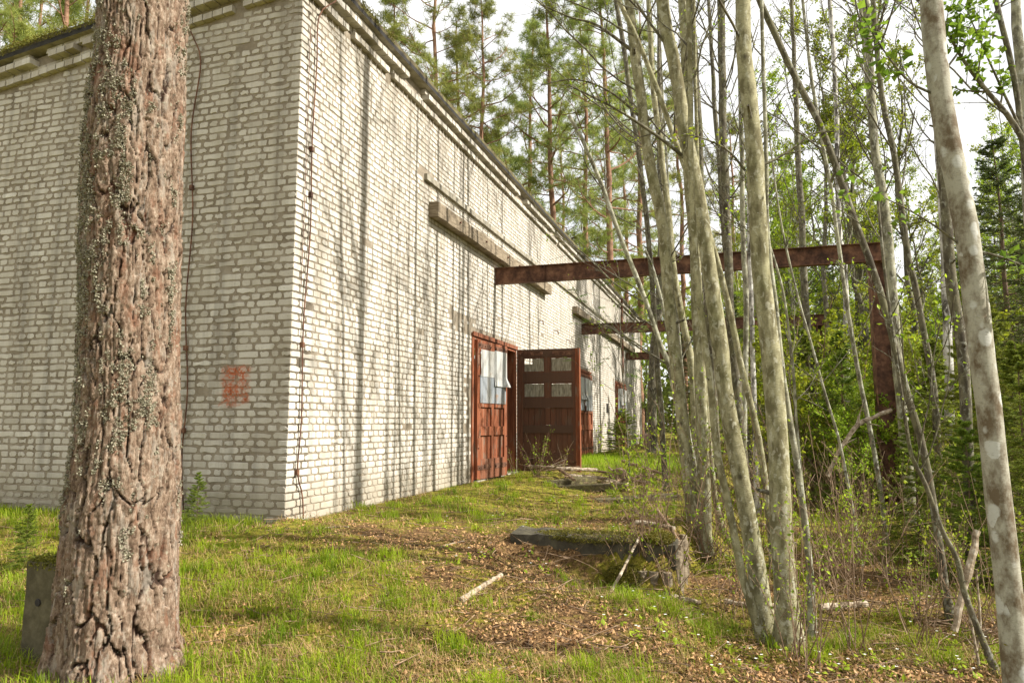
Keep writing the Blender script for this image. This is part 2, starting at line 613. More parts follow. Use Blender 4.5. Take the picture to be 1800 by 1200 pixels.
MOSSY = m_simple('mossy_concrete', [(0.35, (0.07, 0.055, 0.035)), (0.5, (0.12, 0.10, 0.05)), (0.65, (0.18, 0.17, 0.06))], 11, 0.95, 60, 0.9, 0.02)
BARK_A = m_bark('alder_bark', (0.31, 0.29, 0.175), (0.45, 0.44, 0.34), (0.13, 0.115, 0.06), 15, 0.6)
BARK_B = m_bark('aspen_bark', (0.34, 0.33, 0.235), (0.48, 0.48, 0.41), (0.11, 0.10, 0.07), 13, 0.7, 0.25)
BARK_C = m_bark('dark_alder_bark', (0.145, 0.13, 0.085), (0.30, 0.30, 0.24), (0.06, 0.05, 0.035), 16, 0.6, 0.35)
BARK_W = m_bark('birch_bark', (0.55, 0.53, 0.48), (0.7, 0.69, 0.66), (0.08, 0.07, 0.06), 6, 0.7, 0.1)
BARK_S = m_spotbark('spotted_maple_bark')
PINEUP = m_simple('upper_pine_bark', [(0.3, (0.12, 0.06, 0.038)), (0.5, (0.21, 0.115, 0.07)), (0.7, (0.32, 0.20, 0.125))], 5, 0.9, 20, 0.6, 0.02, 'obj')
PINEBARK = m_pinebark()
SPRUCEBARK = m_simple('spruce_bark', [(0.3, (0.08, 0.05, 0.03)), (0.7, (0.2, 0.14, 0.09))], 12, 0.9, 40, 0.5, 0.01, 'obj')
DEADWOOD = m_simple('bleached_dead_wood', [(0.35, (0.10, 0.07, 0.04)), (0.5, (0.27, 0.21, 0.14)), (0.65, (0.47, 0.41, 0.32))], 20, 0.85, 60, 0.5, 0.006, 'obj')
TWIGWOOD = m_simple('brown_dead_wood', [(0.3, (0.09, 0.055, 0.032)), (0.5, (0.19, 0.125, 0.075)), (0.72, (0.32, 0.235, 0.15))], 14, 0.85, 60, 0.5, 0.006, 'obj')
BOULDER = m_simple('granite', [(0.3, (0.17, 0.10, 0.075)), (0.5, (0.27, 0.18, 0.14)), (0.7, (0.36, 0.27, 0.22))], 9)
LEAF_S = m_leafmat('spring_leaf', (0.14, 0.21, 0.012), (0.38, 0.45, 0.03), 0.5)
LEAF_W = m_leafmat('distant_leaves', (0.08, 0.11, 0.018), (0.27, 0.31, 0.05), 0.45)
LEAF_M = m_leafmat('maple_leaf', (0.10, 0.21, 0.02), (0.24, 0.40, 0.04), 0.5)
LEAF_R = m_leafmat('rowan_leaf', (0.08, 0.16, 0.03), (0.18, 0.29, 0.07), 0.45)
NEEDLE_P = m_leafmat('pine_needles', (0.13, 0.17, 0.035), (0.36, 0.38, 0.09), 0.5)
NEEDLE_S = m_leafmat('spruce_needles', (0.035, 0.06, 0.012), (0.12, 0.165, 0.03), 0.3)
NEEDLE_Y = m_leafmat('young_spruce_needles', (0.09, 0.14, 0.016), (0.28, 0.34, 0.04), 0.4)
GRASS = m_leafmat('green_grass', (0.08, 0.17, 0.006), (0.33, 0.44, 0.018), 0.45)
STRAW = m_leafmat('dry_grass', (0.22, 0.14, 0.045), (0.52, 0.39, 0.16), 0.3)
LITTER = m_leafmat('leaf_litter', (0.09, 0.042, 0.016), (0.60, 0.37, 0.16), 0.15)
LICHEN = m_leafmat('lichen', (0.20, 0.19, 0.125), (0.40, 0.38, 0.27), 0.15)
PETAL = m_leafmat('white_petals', (0.75, 0.76, 0.72), (0.85, 0.85, 0.82), 0.3)
GROUND = m_ground()

# ------------------------------------------------------------------ ground
def axis(a, b, fine, lo, hi, coarse=26):
    m = np.arange(a, b, fine)
    l = a - np.geomspace(fine, a - lo, coarse)[::-1]
    r = b + np.geomspace(fine, hi - b, coarse) - fine
    return np.concatenate([l, m, r])


def veg_mask(x, y):
    """1 = grassy, 0 = bare litter"""
    s = (x - C0[0]) * R[0] + (y - C0[1]) * R[1]
    n = (x - C0[0]) * N[0] + (y - C0[1]) * N[1]
    m = fbm(x * 0.9 + 3, y * 0.9, 21, 4)
    m = m + 0.16 * sst(0.5, 3, s) * (n < 4) + 0.10 * sst(-1, -4, s) - 0.09 * np.exp(-((n - 2.3) / 1.0) ** 2) * sst(1, 0, s) * sst(-5, -2.5, s)
    m = m - 0.10 * np.exp(-(n / 0.5) ** 2) * (s > 0) - 0.05 * sst(4.0, 5.5, n)
    m = m + 0.16 * (n < 0.3) * (s < 0)
    m = 0.5 + (m - 0.5) * 0.75 + (fbm(x * 3.4, y * 3.4, 29, 3) - 0.5) * 0.42
    return m


gx = axis(-6.5, 7.5, 0.055, -140, 160)
gy = axis(2.4, 15.0, 0.06, -60, 220)
GX, GY = np.meshgrid(gx, gy)
GZ = ground_z(GX, GY)
GZ = GZ + (fbm(GX * 22, GY * 22, 5, 2) - 0.5) * 0.018
nx, ny = len(gx), len(gy)
ii = np.arange(ny - 1)[:, None] * nx + np.arange(nx - 1)[None, :]
gq = np.stack([ii, ii + 1, ii + nx + 1, ii + nx], axis=-1).reshape(-1, 4)
g = MB().add(np.stack([GX, GY, GZ], -1).reshape(-1, 3), [gq], veg_mask(GX, GY).ravel() )
tag(g.build('ground', GROUND, smooth=True), kind='structure')

# ------------------------------------------------------------------ building
H_WALL = 5.65
WLEN = 29.5
LLEN = 9.0
COURSE = 0.077
OPEN = [(5.33, 8.0), (13.5, 16.2), (21.2, 23.9)]
OTOP = 2.52
GSL = 0.118                                      # fall of the gable cornice

bld = thing('brick_garage', C0, 'long white brick garage with rusty red wooden doors and a mossy roof', 'building')


def gable_top(a):
    return H_WALL - GSL * a


def bricks_row_layout(rng, s0, s1, stretch, shift):
    out = []
    s = s0
    if shift: out.append((s0, s0 + shift)); s = s0 + shift
    p = 0.262 if stretch else 0.131
    while s < s1:
        w = p
        r = rng.rand()
        if stretch and r < 0.10: w = 0.131
        if stretch and 0.10 < r < 0.14: w = 0.195
        if (not stretch) and r < 0.04: w = 0.262
        out.append((s, min(s + w, s1)))
        s += w
    return out


def brick_faces(rects, frame, rng, lod, corner_side=None, q_=1.0):
    """rects (n,4): a0,a1,h0,h1 in wall coordinates; frame(a, depth, h)->world. returns list of (V,F) per brick or batch"""
    n = len(rects)
    a0, a1, h0, h1 = rects.T
    w = (a1 - a0); hh = h1 - h0
    ca = (a0 + a1) / 2; ch = (h0 + h1) / 2
    hw = w / 2; hb = hh / 2
    if lod == 2:
        px = np.array([-1, 1, 1, -1])[None] * hw[:, None]; py = np.array([-1, -1, 1, 1])[None] * hb[:, None]
        px = px + rng.normal(0, 0.003, px.shape); py = py + rng.normal(0, 0.002, py.shape)
        px = px * 0.91; py = py * 0.87
        k = 4
    else:
        r = rng.uniform(0.006, 0.020, (n, 1))
        x = np.concatenate([-hw[:, None] + r, -hw[:, None] / 3, hw[:, None] / 3, hw[:, None] - r, hw[:, None], hw[:, None],
                            hw[:, None] - r, hw[:, None] / 3, -hw[:, None] / 3, -hw[:, None] + r, -hw[:, None], -hw[:, None]], 1)
        y = np.concatenate([-hb[:, None]] * 4 + [-hb[:, None] + r, hb[:, None] - r] + [hb[:, None]] * 4 + [hb[:, None] - r, -hb[:, None] + r], 1)
        smear = 0.0012 + rng.gamma(0.8, 0.0030, x.shape)                     # mortar lapping over the face edge
        big = (rng.rand(n, 1) < 0.34) * rng.gamma(1.0, 0.008, x.shape)
        sm = np.minimum((smear + big) * q_, 0.020)
        y = y - np.sign(y) * sm
        x = x - np.sign(x) * np.minimum(0.003 + rng.gamma(0.9, 0.005, x.shape) + (rng.rand(n, 1) < 0.15) * 0.012, 0.032) * q_ * (np.abs(x) > hw[:, None] * 0.6)
        if corner_side is not None:
            cs = corner_side[:, None]
            x = np.where(cs & (x < -hw[:, None] * 0.5), -hw[:, None], x)
        px, py = x, y; k = 12
    tilt = rng.normal(0, 0.0012, n)
    dep = rng.uniform(0.003, 0.007, n) if lod < 2 else rng.uniform(0.004, 0.006, n)
    A = ca[:, None] + px; Hh = ch[:, None] + py
    D = dep[:, None] + tilt[:, None] * px / 0.1
    rings = [frame(A, D - 0.018, Hh)]
    if lod == 0:
        rings.append(frame(A, D - 0.0025, Hh))
        sc = 1 - 0.0035 / np.maximum(hw[:, None], 0.02)
        sv = 1 - 0.0035 / np.maximum(hb[:, None], 0.02)
        rings.append(frame(ca[:, None] + px * sc, D, ch[:, None] + py * sv))
    else:
        rings.append(frame(A, D, Hh))
    V = np.stack(rings, 1)                                           # n, rings, k, 3
    nr = V.shape[1]
    j = np.arange(k); q = []
    for ri in range(nr - 1):
        q.append(np.stack([ri * k + j, ri * k + (j + 1) % k, (ri + 1) * k + (j + 1) % k, (ri + 1) * k + j], -1))
    q = np.concatenate(q)
    cap = (nr - 1) * k + j
    return V.reshape(n, nr * k, 3), q, cap


def frame_r(a, d, h):
    return C0 + a[..., None] * R + d[..., None] * N + h[..., None] * Z


def frame_l(a, d, h):
    return C0 + a[..., None] * L + d[..., None] * (-R) + h[..., None] * Z


rng = np.random.RandomState(4)
rows_r, rows_l = [], []
nrow = int(6.0 / COURSE)
for k in range(-3, nrow):
    h0 = k * COURSE + 0.006; h1 = h0 + 0.0655
    st_l = (k % 2 == 0)
    for wall, st in (('l', st_l), ('r', not st_l)):
        length = LLEN if wall == 'l' else WLEN
        shift = 0.131 if not st else 0.0
        if st: shift = 0.185
        elif True: shift = 0.120
        rr = bricks_row_layout(rng, 0.0, length, st, shift)
        for a0, a1 in rr:
            if a1 - a0 < 0.05: continue
            b0 = a0 + (0.0 if a0 == 0 else 0.006); b1 = a1 - 0.006
            if wall == 'l':
                if h1 > gable_top((a0 + a1) / 2) - 0.02: continue
                c = (a0 + a1) / 2
                if rng.rand() < 0.003: continue
                rows_l.append((b0, b1, h0 + rng.normal(0, 0.0012), h1 + rng.normal(0, 0.0012), a0 == 0))
            else:
                if h1 > H_WALL + 0.01: continue
                cut = []
                skip = False
                for (o0, o1) in OPEN:
                    if h0 < OTOP + 0.03 and b1 > o0 - 0.005 and b0 < o1 + 0.005:
                        if b0 < o0 - 0.07: b1 = o0 - 0.008
                        elif b1 > o1 + 0.07: b0 = o1 + 0.008
                        else: skip = True
                if skip: continue
                if 5.17 < a1 and a0 < 5.33 and h0 < 1.9 and rng.rand() < 0.8: continue
                if 4.2 < a0 < 5.3 and 2.45 < h0 < 2.75 and rng.rand() < 0.75: continue
                if 3.0 < a0 < 3.4 and 4.5 < h0 < 4.75 and rng.rand() < 0.6: continue
                if 19.2 < a0 < 19.6 and 1.25 < h0 < 1.6: continue
                if rng.rand() < 0.003: continue
                rows_r.append((b0, b1, h0 + rng.normal(0, 0.0012), h1 + rng.normal(0, 0.0012), a0 == 0))

RL = np.array([r[:4] for r in rows_l]); CL = np.array([r[4] for r in rows_l])
RR = np.array([r[:4] for r in rows_r]); CR = np.array([r[4] for r in rows_r])


def project(P):
    q = P - O
    cz = q[..., 1] * math.cos(PITCH) + q[..., 2] * math.sin(PITCH)
    cy = -q[..., 1] * math.sin(PITCH) + q[..., 2] * math.cos(PITCH)
    return 900 + FPX * q[..., 0] / cz, 600 - FPX * cy / cz


# the 300 bricks that show largest become parts of their own
cand = []
for wl, RRc, fr in ((0, RL, frame_l), (1, RR, frame_r)):
    pts = [project(fr(RRc[:, i], np.zeros(len(RRc)), RRc[:, j])) for i, j in ((0, 2), (1, 2), (1, 3), (0, 3))]
    us = np.stack([p[0] for p in pts], 1); vs = np.stack([p[1] for p in pts], 1)
    ar = 0.5 * np.abs((us[:, 0] * vs[:, 1] - us[:, 1] * vs[:, 0]) + (us[:, 1] * vs[:, 2] - us[:, 2] * vs[:, 1]) + (us[:, 2] * vs[:, 3] - us[:, 3] * vs[:, 2]) + (us[:, 3] * vs[:, 0] - us[:, 0] * vs[:, 3]))
    cu = us.mean(1); cv = vs.mean(1)
    hidden = (cu > 135) & (cu < 325)
    ok = (us.min(1) > 0) & (vs.min(1) > 0) & (vs.max(1) < 900) & ~hidden
    for i in np.nonzero(ok)[0]:
        cand.append((ar[i], wl, i))
cand.sort(reverse=True)
single = [set(), set()]
for a, wl, i in cand[:300]:
    single[wl].add(i)

rest = MB()
for wl, RRc, fr, cs in ((0, RL, frame_l, CL), (1, RR, frame_r, CR)):
    far = RRc[:, 0] > (12 if wl else 99)
    mid = (RRc[:, 0] > 4.5) & ~far if wl else (RRc[:, 0] > 5.5)
    near = ~far & ~mid
    for lod, sel in ((0, near), (1, mid), (2, far)):
        idx = np.nonzero(sel)[0]
        if not len(idx): continue
        V, q, cap = brick_faces(RRc[idx], fr, rng, lod, cs[idx], 0.5 if wl else 1.0)
        if wl == 0: pass
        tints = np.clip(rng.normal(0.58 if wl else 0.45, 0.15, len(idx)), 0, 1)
        sing = np.array([i in single[wl] for i in idx])
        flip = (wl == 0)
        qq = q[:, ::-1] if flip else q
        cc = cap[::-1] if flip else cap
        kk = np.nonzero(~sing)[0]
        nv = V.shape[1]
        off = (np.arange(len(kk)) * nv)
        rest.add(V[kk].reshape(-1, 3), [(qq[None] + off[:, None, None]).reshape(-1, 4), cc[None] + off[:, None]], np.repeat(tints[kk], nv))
        for s_ in np.nonzero(sing)[0]:
            mb = MB().add(V[s_], [qq, cc[None]], tints[s_])
            mb.build('brick', BRICK, bld)
rest.build('brickwork', BRICK, bld, kind='stuff')

# mortar body of the walls
wm = MB()
prev = 0.0
for (o0, o1) in OPEN:
    wbox(wm, prev, o0, -0.38, -0.001, -0.5, H_WALL + 0.3)
    wbox(wm, o0, o1, -0.38, -0.001, OTOP, H_WALL + 0.3)
    prev = o1
wbox(wm, prev, WLEN, -0.38, -0.001, -0.5, H_WALL + 0.3)
obox(wm, C0, L, -R, Z, 0.001, LLEN, -0.38, -0.001, -0.5, 4.3)
# sloping top of the gable wall
gv = []
for d in (-0.001, -0.38):
    for a, h in ((0.001, 4.3), (LLEN, 4.3), (LLEN, gable_top(LLEN) + 0.28), (0.001, gable_top(0) + 0.28)):
        gv.append(C0 + L * a - R * d * 1.0 + Z * h)
wm.add(gv, [np.array([[0, 1, 2, 3], [7, 6, 5, 4], [3, 2, 6, 7], [1, 5, 6, 2], [0, 3, 7, 4]])])
# back and far walls
obox(wm, C0, L, -R, Z, LLEN, LLEN + 0.38, -WLEN, 0, -0.5, gable_top(LLEN) + 0.2)
obox(wm, C0, L, -R, Z, 0.38, LLEN, -WLEN, -WLEN + 0.38, -0.5, 4.3)
wm.build('wall', MORTAR, bld)
# floor, the inside's shade put into its near-black colour
fl = MB()
obox(fl, C0, L, -R, Z, 0.385, LLEN - 0.01, -WLEN + 0.4, -0.4, -0.1, -0.05)
fl.build('floor_slab', DARKIN, bld)

# cornice of corbelled header bricks
cr = MB()
rc = np.random.RandomState(8)


def corbel(length, wall):
    for row, (hb, ht, proj) in enumerate(((0.0, 0.072, 0.065), (0.077, 0.15, 0.012), (0.154, 0.226, 0.125), (0.231, 0.30, 0.075))):
        a = -proj
        while a < length:
            w = 0.122 if row in (0, 2) else 0.25
            skip = rc.rand() < (0.02 if row != 3 else 0.06)
            if wall == 'r' and row >= 2 and (2.42 < a < 3.05 or 7.9 < a < 8.4 or 11.0 < a < 11.3): skip = True
            if wall == 'l' and row >= 2 and 3.45 < a < 3.75: skip = True
            if row in (1,) and rc.rand() < 0.15: skip = True
            if not skip:
                e = rc.normal(0, 0.003, 3)
                a0 = a; a1 = min(a + w, length)
                if wall == 'r':
                    wbox(cr, a0, a1, -0.09, proj + e[0], H_WALL + hb + e[1], H_WALL + ht + e[2] * 0.5, tint=np.clip(rc.normal(0.55, 0.2), 0, 1), jit=0.002, rng=rc)
                else:
                    if a0 < 0 and row != 3: a0 = max(a0, -proj + 0.001)
                    X = (L - GSL * Z)
                    obox(cr, C0 + Z * H_WALL, X, -R, Z, max(a0, -0.0) if False else a0, a1, -0.09, proj + e[0], hb + e[1], ht + e[2] * 0.5, tint=np.clip(rc.normal(0.42, 0.2), 0, 1), jit=0.002, rng=rc)
            a += w + 0.013


corbel(WLEN, 'r'); corbel(LLEN, 'l')
cr.build('cornice', BRICK, bld, kind='stuff')

# roof: felt slab with a crust of moss and needles on top
rf = MB()
ro = 0.14
for (x0, x1) in ((-ro, LLEN + ro),):
    m = 400
    ss = np.linspace(-ro, WLEN + ro, m)
    aa = np.linspace(-ro, LLEN + ro, 24)
    SS, AA = np.meshgrid(ss, aa, indexing='ij')
    rw = np.random.RandomState(3)
    wav = (fbm(SS * 1.4, AA * 1.4, 31) - 0.5) * 0.05
    edge = np.minimum(np.minimum(SS + ro, AA + ro), 0.6)
    base = H_WALL + 0.305 - GSL * AA
    bot = C0 + SS[..., None] * R + AA[..., None] * L + base[..., None] * Z
    crust = 0.05 + 0.12 * fbm(SS * 3.1, AA * 3.1, 33, 3) + wav
    top = bot + (0.06 + crust * (0.55 + 0.45 * sst(0, 0.25, edge)))[..., None] * Z
    midl = bot + (0.045 + 0.03 * fbm(SS * 6, AA * 6, 37))[..., None] * Z
    nb = m * 24
    i = np.arange(m - 1)[:, None] * 24 + np.arange(23)[None]
    qt = np.stack([i, i + 1, i + 25, i + 24], -1).reshape(-1, 4)
    rf.add(top.reshape(-1, 3), [qt[:, ::-1]], m=1)
    rf.add(bot.reshape(-1, 3), [qt], m=2)
    # fascia
    for (sel) in (np.arange(m) * 24, np.arange(24), np.arange(m) * 24 + 23):
        e0 = bot.reshape(-1, 3)[sel]; e1 = midl.reshape(-1, 3)[sel]; e2 = top.reshape(-1, 3)[sel]
        kk = len(sel); j = np.arange(kk - 1)
        rf.add(np.vstack([e0, e1]), [np.stack([j, j + 1, j + 1 + kk, j + kk], -1)], m=0)
        rf.add(np.vstack([e1, e2]), [np.stack([j, j + 1, j + 1 + kk, j + kk], -1)], m=1)
rf.build('roof', [FELT, MOSSY, CONCRETE], bld, smooth=False)
# moss fringe along the roof edges
ms = MB()
rm = np.random.RandomState(6)
nP = 60000
onr = rm.rand(nP) < 0.72
s = np.where(onr, rm.rand(nP) ** 1.5 * WLEN, rm.uniform(-ro, 0.1, nP))
a = np.where(onr, rm.uniform(-ro - 0.03, -ro + 0.10, nP), rm.rand(nP) * 6.0)
s = np.where(onr, s, rm.uniform(-ro - 0.03, -ro + 0.10, nP))
keep = fbm(s * 1.3, a * 1.3, 44) > np.where(onr, 0.56, 0.40)
a = a[keep]; s = s[keep]
hh = H_WALL + 0.305 - GSL * a + rm.uniform(0.06, 0.17, len(a))
P = C0 + s[:, None] * R + a[:, None] * L + hh[:, None] * Z
V, F = leaves(rm, P, 0.030, up=0.1, aspect=0.35)
ms.add(V, F, np.repeat(rm.rand(len(P)), 4))
ms.build('roof_moss', MOSS, bld, kind='stuff')

# string course and its broken timber below
sc_ = MB()
rs = np.random.RandomState(2)
for s0, s1 in ((3.25, 10.2), (10.6, 20.2), (20.5, 26.0)):
    a = s0
    while a < s1:
        wbox(sc_, a, min(a + 0.9, s1) - 0.006, -0.05, 0.055 + rs.normal(0, 0.003), 4.60, 4.69, tint=0.5, jit=0.003, rng=rs)
        a += 0.9
sc_.build('string_course', CONCRETE, bld)


def timber(s0, s1, n0, n1, h0, h1, label):
    m = 26
    ss = np.linspace(s0, s1, m)
    r = np.random.RandomState(int(s0 * 10))
    V = []
    for i, s in enumerate(ss):
        for (nn, h) in ((n0, h0), (n1, h0), (n1, h1), (n0, h1)):
            j = r.normal(0, 0.006, 2)
            V.append(W(s, nn + j[0] * (nn > 0.05), h + j[1]))
    V = np.array(V)
    i = np.arange(m - 1)[:, None] * 4; j = np.arange(4)[None]
    q = np.stack([i + j, i + (j + 1) % 4, i + 4 + (j + 1) % 4, i + 4 + j], -1).reshape(-1, 4)
    mb = MB().add(V, [q[:, ::-1], np.array([[0, 1, 2, 3]])[:, ::-1] * 1, np.array([[3, 2, 1, 0]]) + (m - 1) * 4])
    return mb.build('timber_beam', TIMBER, bld, label=label)


tb = timber(3.42, 10.5, 0.0, 0.17, 4.07, 4.30, 'grey weathered beam bolted to the wall above the first doors')
timber(13.6, 26.3, 0.0, 0.15, 4.08, 4.28, 'dark weathered beam on the far part of the wall')
bl = MB()
for s in (4.3, 5.6, 6.9, 7.7):
    V, F = tubes(np.array([W(s, 0.15, 4.2), W(s, 0.2, 4.2)]), np.array([0.018, 0.018]), 8, True)
    bl.add(V, F)
bl.build('bolt', RUST, tb)

# iron rods (lightning conductor wires)
def wire(pts, r, label, brackets):
    P = smooth_poly(pts, 60)
    V, F = tubes(P, np.full(60, r), 6)
    o = MB().add(V, F).build('conductor_wire', RUST, bld, smooth=True, label=label)
    for b in brackets:
        p = P[int(b * 59)]
        d = np.array([0.02, 0.02, 0.03])
        mb = MB(); obox(mb, p, R, N, Z, -0.018, 0.018, -0.03, 0.012, -0.035, 0.02)
        mb.build('bracket', RUST, o)
    return o


wire([W(0.42, 0.19, 5.92), W(0.40, 0.17, 5.75), W(0.25, 0.05, 5.5), W(0.26, 0.03, 4.9), W(0.22, 0.03, 4.0), W(0.24, 0.03, 3.0), W(0.17, 0.03, 2.0), W(0.19, 0.03, 1.0), W(0.15, 0.03, 0.45), W(0.25, 0.03, 0.2), W(0.27, 0.04, -0.05)],
     0.008, 'rusty wire running down the lit wall beside the corner', (0.34, 0.44, 0.7, 0.93))
wire([W(0.13, 0.02, 5.3), W(0.13, 0.02, 3.5), W(0.12, 0.02, 2.4)], 0.004, 'thin second wire next to the rusty one', ())
def wlp(a, d, h): return C0 + L * a - R * d + Z * h
wire([wlp(1.55, 0.19, 5.75), wlp(1.42, 0.05, 5.35), wlp(1.30, 0.03, 5.0), wlp(1.38, 0.03, 4.2), wlp(1.30, 0.03, 3.2), wlp(1.33, 0.03, 2.2), wlp(1.25, 0.03, 1.3), wlp(1.28, 0.03, 0.6), wlp(1.22, 0.03, 0.0)],
     0.008, 'rusty wire running down the shaded gable wall', (0.4, 0.7, 0.86))
# small wall hooks and a downpipe
hk = MB()
for s, h in ((9.9, 3.35), (11.4, 3.3), (12.8, 3.2)):
    V, F = tubes(np.array([W(s, -0.02, h), W(s, 0.10, h), W(s, 0.12, h - 0.10)]), np.full(3, 0.012), 6)
    MB().add(V, F).build('wall_hook', RUST, bld)
V, F = tubes(np.array([W(22.3, 0.16, 5.95), W(22.3, 0.16, 5.0), W(22.3, 0.16, 4.0), W(22.3, 0.16, 2.9)]), np.full(4, 0.05), 10, True)
MB().add(V, F).build('downpipe', RUST, bld, smooth=True)
mb = MB(); wbox(mb, 19.15, 19.6, -0.004, 0.008, 1.28, 1.62); mb.build('hole_shade_panel', DARKIN, bld, label='dark panel painting the shade of a broken hole in the brick wall')  # flat dark panel carries the hole's shade in its colour

# ------------------------------------------------------------------ doors
rd = np.random.RandomState(12)


def door_leaf(hinge, ang_dir, width, h0, h1, out, closed_sheet=False, dark=0.0, label=None, boards=True):
    """leaf hinged at point hinge, lying along ang_dir; `out` = unit vector of the panelled face"""
    T = 0.055
    X = ang_dir; Y = out
    Hh = h1 - h0
    mb = MB()

    def b(x0, x1, f0, f1, y0=0.0, y1=T, tint=None, m=0, mbx=None):
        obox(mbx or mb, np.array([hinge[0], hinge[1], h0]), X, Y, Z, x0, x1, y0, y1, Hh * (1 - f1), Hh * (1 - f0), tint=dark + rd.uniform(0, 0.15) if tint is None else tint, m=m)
    sw = 0.13; mw = 0.10
    b(0, sw, 0, 1); b(width - sw, width, 0, 1)
    cx0 = width / 2 - mw / 2; cx1 = width / 2 + mw / 2
    rows = [(0.065, 0.195), (0.275, 0.405), (0.485, 0.625), (0.69, 0.86)]
    rails = [(0, 0.065), (0.195, 0.275), (0.405, 0.485), (0.625, 0.69), (0.86, 1.0)]
    for f0, f1 in rails:
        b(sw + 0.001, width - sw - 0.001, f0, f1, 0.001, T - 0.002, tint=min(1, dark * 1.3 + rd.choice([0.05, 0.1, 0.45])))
    for f0, f1 in rows:
        b(cx0, cx1, f0 + 0.0005, f1 - 0.0005, 0.002, T - 0.003)
    o = mb.build('door_leaf', REDWOOD, bld, label=label)
    for ri, (f0, f1) in enumerate(rows):
        for (x0, x1) in ((sw, cx0), (cx1, width - sw)):
            pm = MB()
            if ri < 2:
                # weathered board or dirty pane in the light
                g_ = 0.03
                b(x0 + 0.001, x0 + g_, f0, f1, 0.012, T - 0.012, mbx=pm); b(x1 - g_, x1 - 0.001, f0, f1, 0.012, T - 0.012, mbx=pm)
                b(x0 + g_, x1 - g_, f0 + 0.0003, f0 + 0.012, 0.012, T - 0.012, mbx=pm); b(x0 + g_, x1 - g_, f1 - 0.012, f1 - 0.0003, 0.012, T - 0.012, mbx=pm)
                pm.build('window_frame', REDWOOD, o)
                pb = MB()
                xa = x0 + g_; n_ = 5
                hole = (ri == 0 and x0 == sw and boards)
                ww = (x1 - x0 - 2 * g_) / n_
                for q in range(n_):
                    ft = f0 + 0.012 + (0.045 if (hole and q < 2) else rd.uniform(0, 0.004))
                    b(xa + q * ww + 0.0008, xa + (q + 1) * ww - 0.0008, ft, f1 - 0.012, 0.018, 0.026 + rd.uniform(0, 0.002), tint=0.5, mbx=pb)
                pb.build('window_board', BOARD, o)
            else:
                n_ = 4; ww = (x1 - x0) / n_
                b(x0 + 0.0005, x1 - 0.0005, f0, f1, 0.0005, 0.005, mbx=pm)
                pm.build('panel', REDWOOD, o)
                for q in range(n_):
                    pq = MB()
                    b(x0 + q * ww + 0.003, x0 + (q + 1) * ww - 0.003, f0, f1, 0.006, 0.022 + rd.uniform(-0.002, 0.002), mbx=pq)
                    pq.build('plank', REDWOOD, o)
    # iron straps with bolt heads along the top and the foot
    for f in (0.02, 0.90):
        sm = MB()
        for x0, x1 in ((0.02, width * 0.42), (width * 0.58, width - 0.02)):
            b(x0, x1, f, f + 0.035, T, T + 0.006, mbx=sm)
        sm.build('hinge_strap', RUST, o)
        for x in np.linspace(0.07, width - 0.07, 6):
            p = np.array([hinge[0], hinge[1], h0]) + X * x + Y * (T + 0.006) + Z * (Hh * (1 - f - 0.018))
            V, F = tubes(np.array([p, p + Y * 0.018]), np.array([0.014, 0.012]), 7, True)
            MB().add(V, F).build('bolt', RUST, o)
    for f in (0.10, 0.18, 0.26, 0.7, 0.78):
        for x in (0.05, width - 0.05):
            p = np.array([hinge[0], hinge[1], h0]) + X * x + Y * T + Z * (Hh * (1 - f))
            V, F = tubes(np.array([p, p + Y * 0.016]), np.array([0.013, 0.011]), 7, True)
            MB().add(V, F).build('bolt', RUST, o)
    if closed_sheet:
        P = np.array([hinge[0], hinge[1], h0])

        def sheet(x0, x1, f0, f1, off, tint, curl=0.0):
            mx, my = 14, 12
            xs = np.linspace(x0, x1, mx); fs = np.linspace(f0, f1, my)
            XX, FF = np.meshgrid(xs, fs)
            D = T + off + 0.006 * np.sin(XX * 23) + 0.006 * (fbm(XX * 8, FF * 14, 5) - 0.5)
            if curl:
                D = D + curl * sst(0.78, 1.0, (FF - f0) / (f1 - f0)) + 0.07 * sst(0.6, 1, (XX - x0) / (x1 - x0)) * sst(0.7, 1, (FF - f0) / (f1 - f0))
            V = P + XX[..., None] * X + D[..., None] * Y + (Hh * (1 - FF))[..., None] * Z
            i = np.arange(my - 1)[:, None] * mx + np.arange(mx - 1)[None]
            q = np.stack([i, i + 1, i + mx + 1, i + mx], -1).reshape(-1, 4)
            MB().add(V.reshape(-1, 3), [q], tint).build('metal_sheet', SHEET, o)
        sheet(0.09, width - 0.07, 0.25, 0.455, 0.010, 0.15)
        sheet(0.11, width * 0.57, 0.065, 0.262, 0.016, 1.0)
        sheet(width * 0.52, width - 0.05, 0.055, 0.325, 0.022, 0.9, 0.012)
    return o


def doorset(o0, o1, label):
    """wooden frame and plastered reveals of an opening"""
    fm = MB()
    wbox(fm, o0 + 0.002, o0 + 0.10, -0.16, 0.022, -0.1, OTOP - 0.002, tint=0.05)
    wbox(fm, o1 - 0.10, o1 - 0.002, -0.16, 0.022, -0.1, OTOP - 0.002, tint=0.05)
    wbox(fm, o0 + 0.101, o1 - 0.101, -0.158, 0.020, OTOP - 0.11, OTOP - 0.003, tint=0.1)
    wbox(fm, o0 - 0.01, o1 + 0.01, 0.0225, 0.05, OTOP - 0.055, OTOP + 0.02, tint=0.3)
    f = fm.build('door_frame', REDWOOD, bld, label=label)
    pl = MB()
    wbox(pl, o0 + 0.002, o0 + 0.05, -0.42, -0.161, -0.1, OTOP - 0.004)
    wbox(pl, o1 - 0.05, o1 - 0.002, -0.42, -0.161, -0.1, OTOP - 0.004)
    pl.build('reveal', PLASTER, f)
    sl = MB(); wbox(sl, o0 + 0.05, o1 - 0.05, -0.4, 0.10, -0.16, -0.055)
    sl.build('sill', CONCRETE, f)
    return f


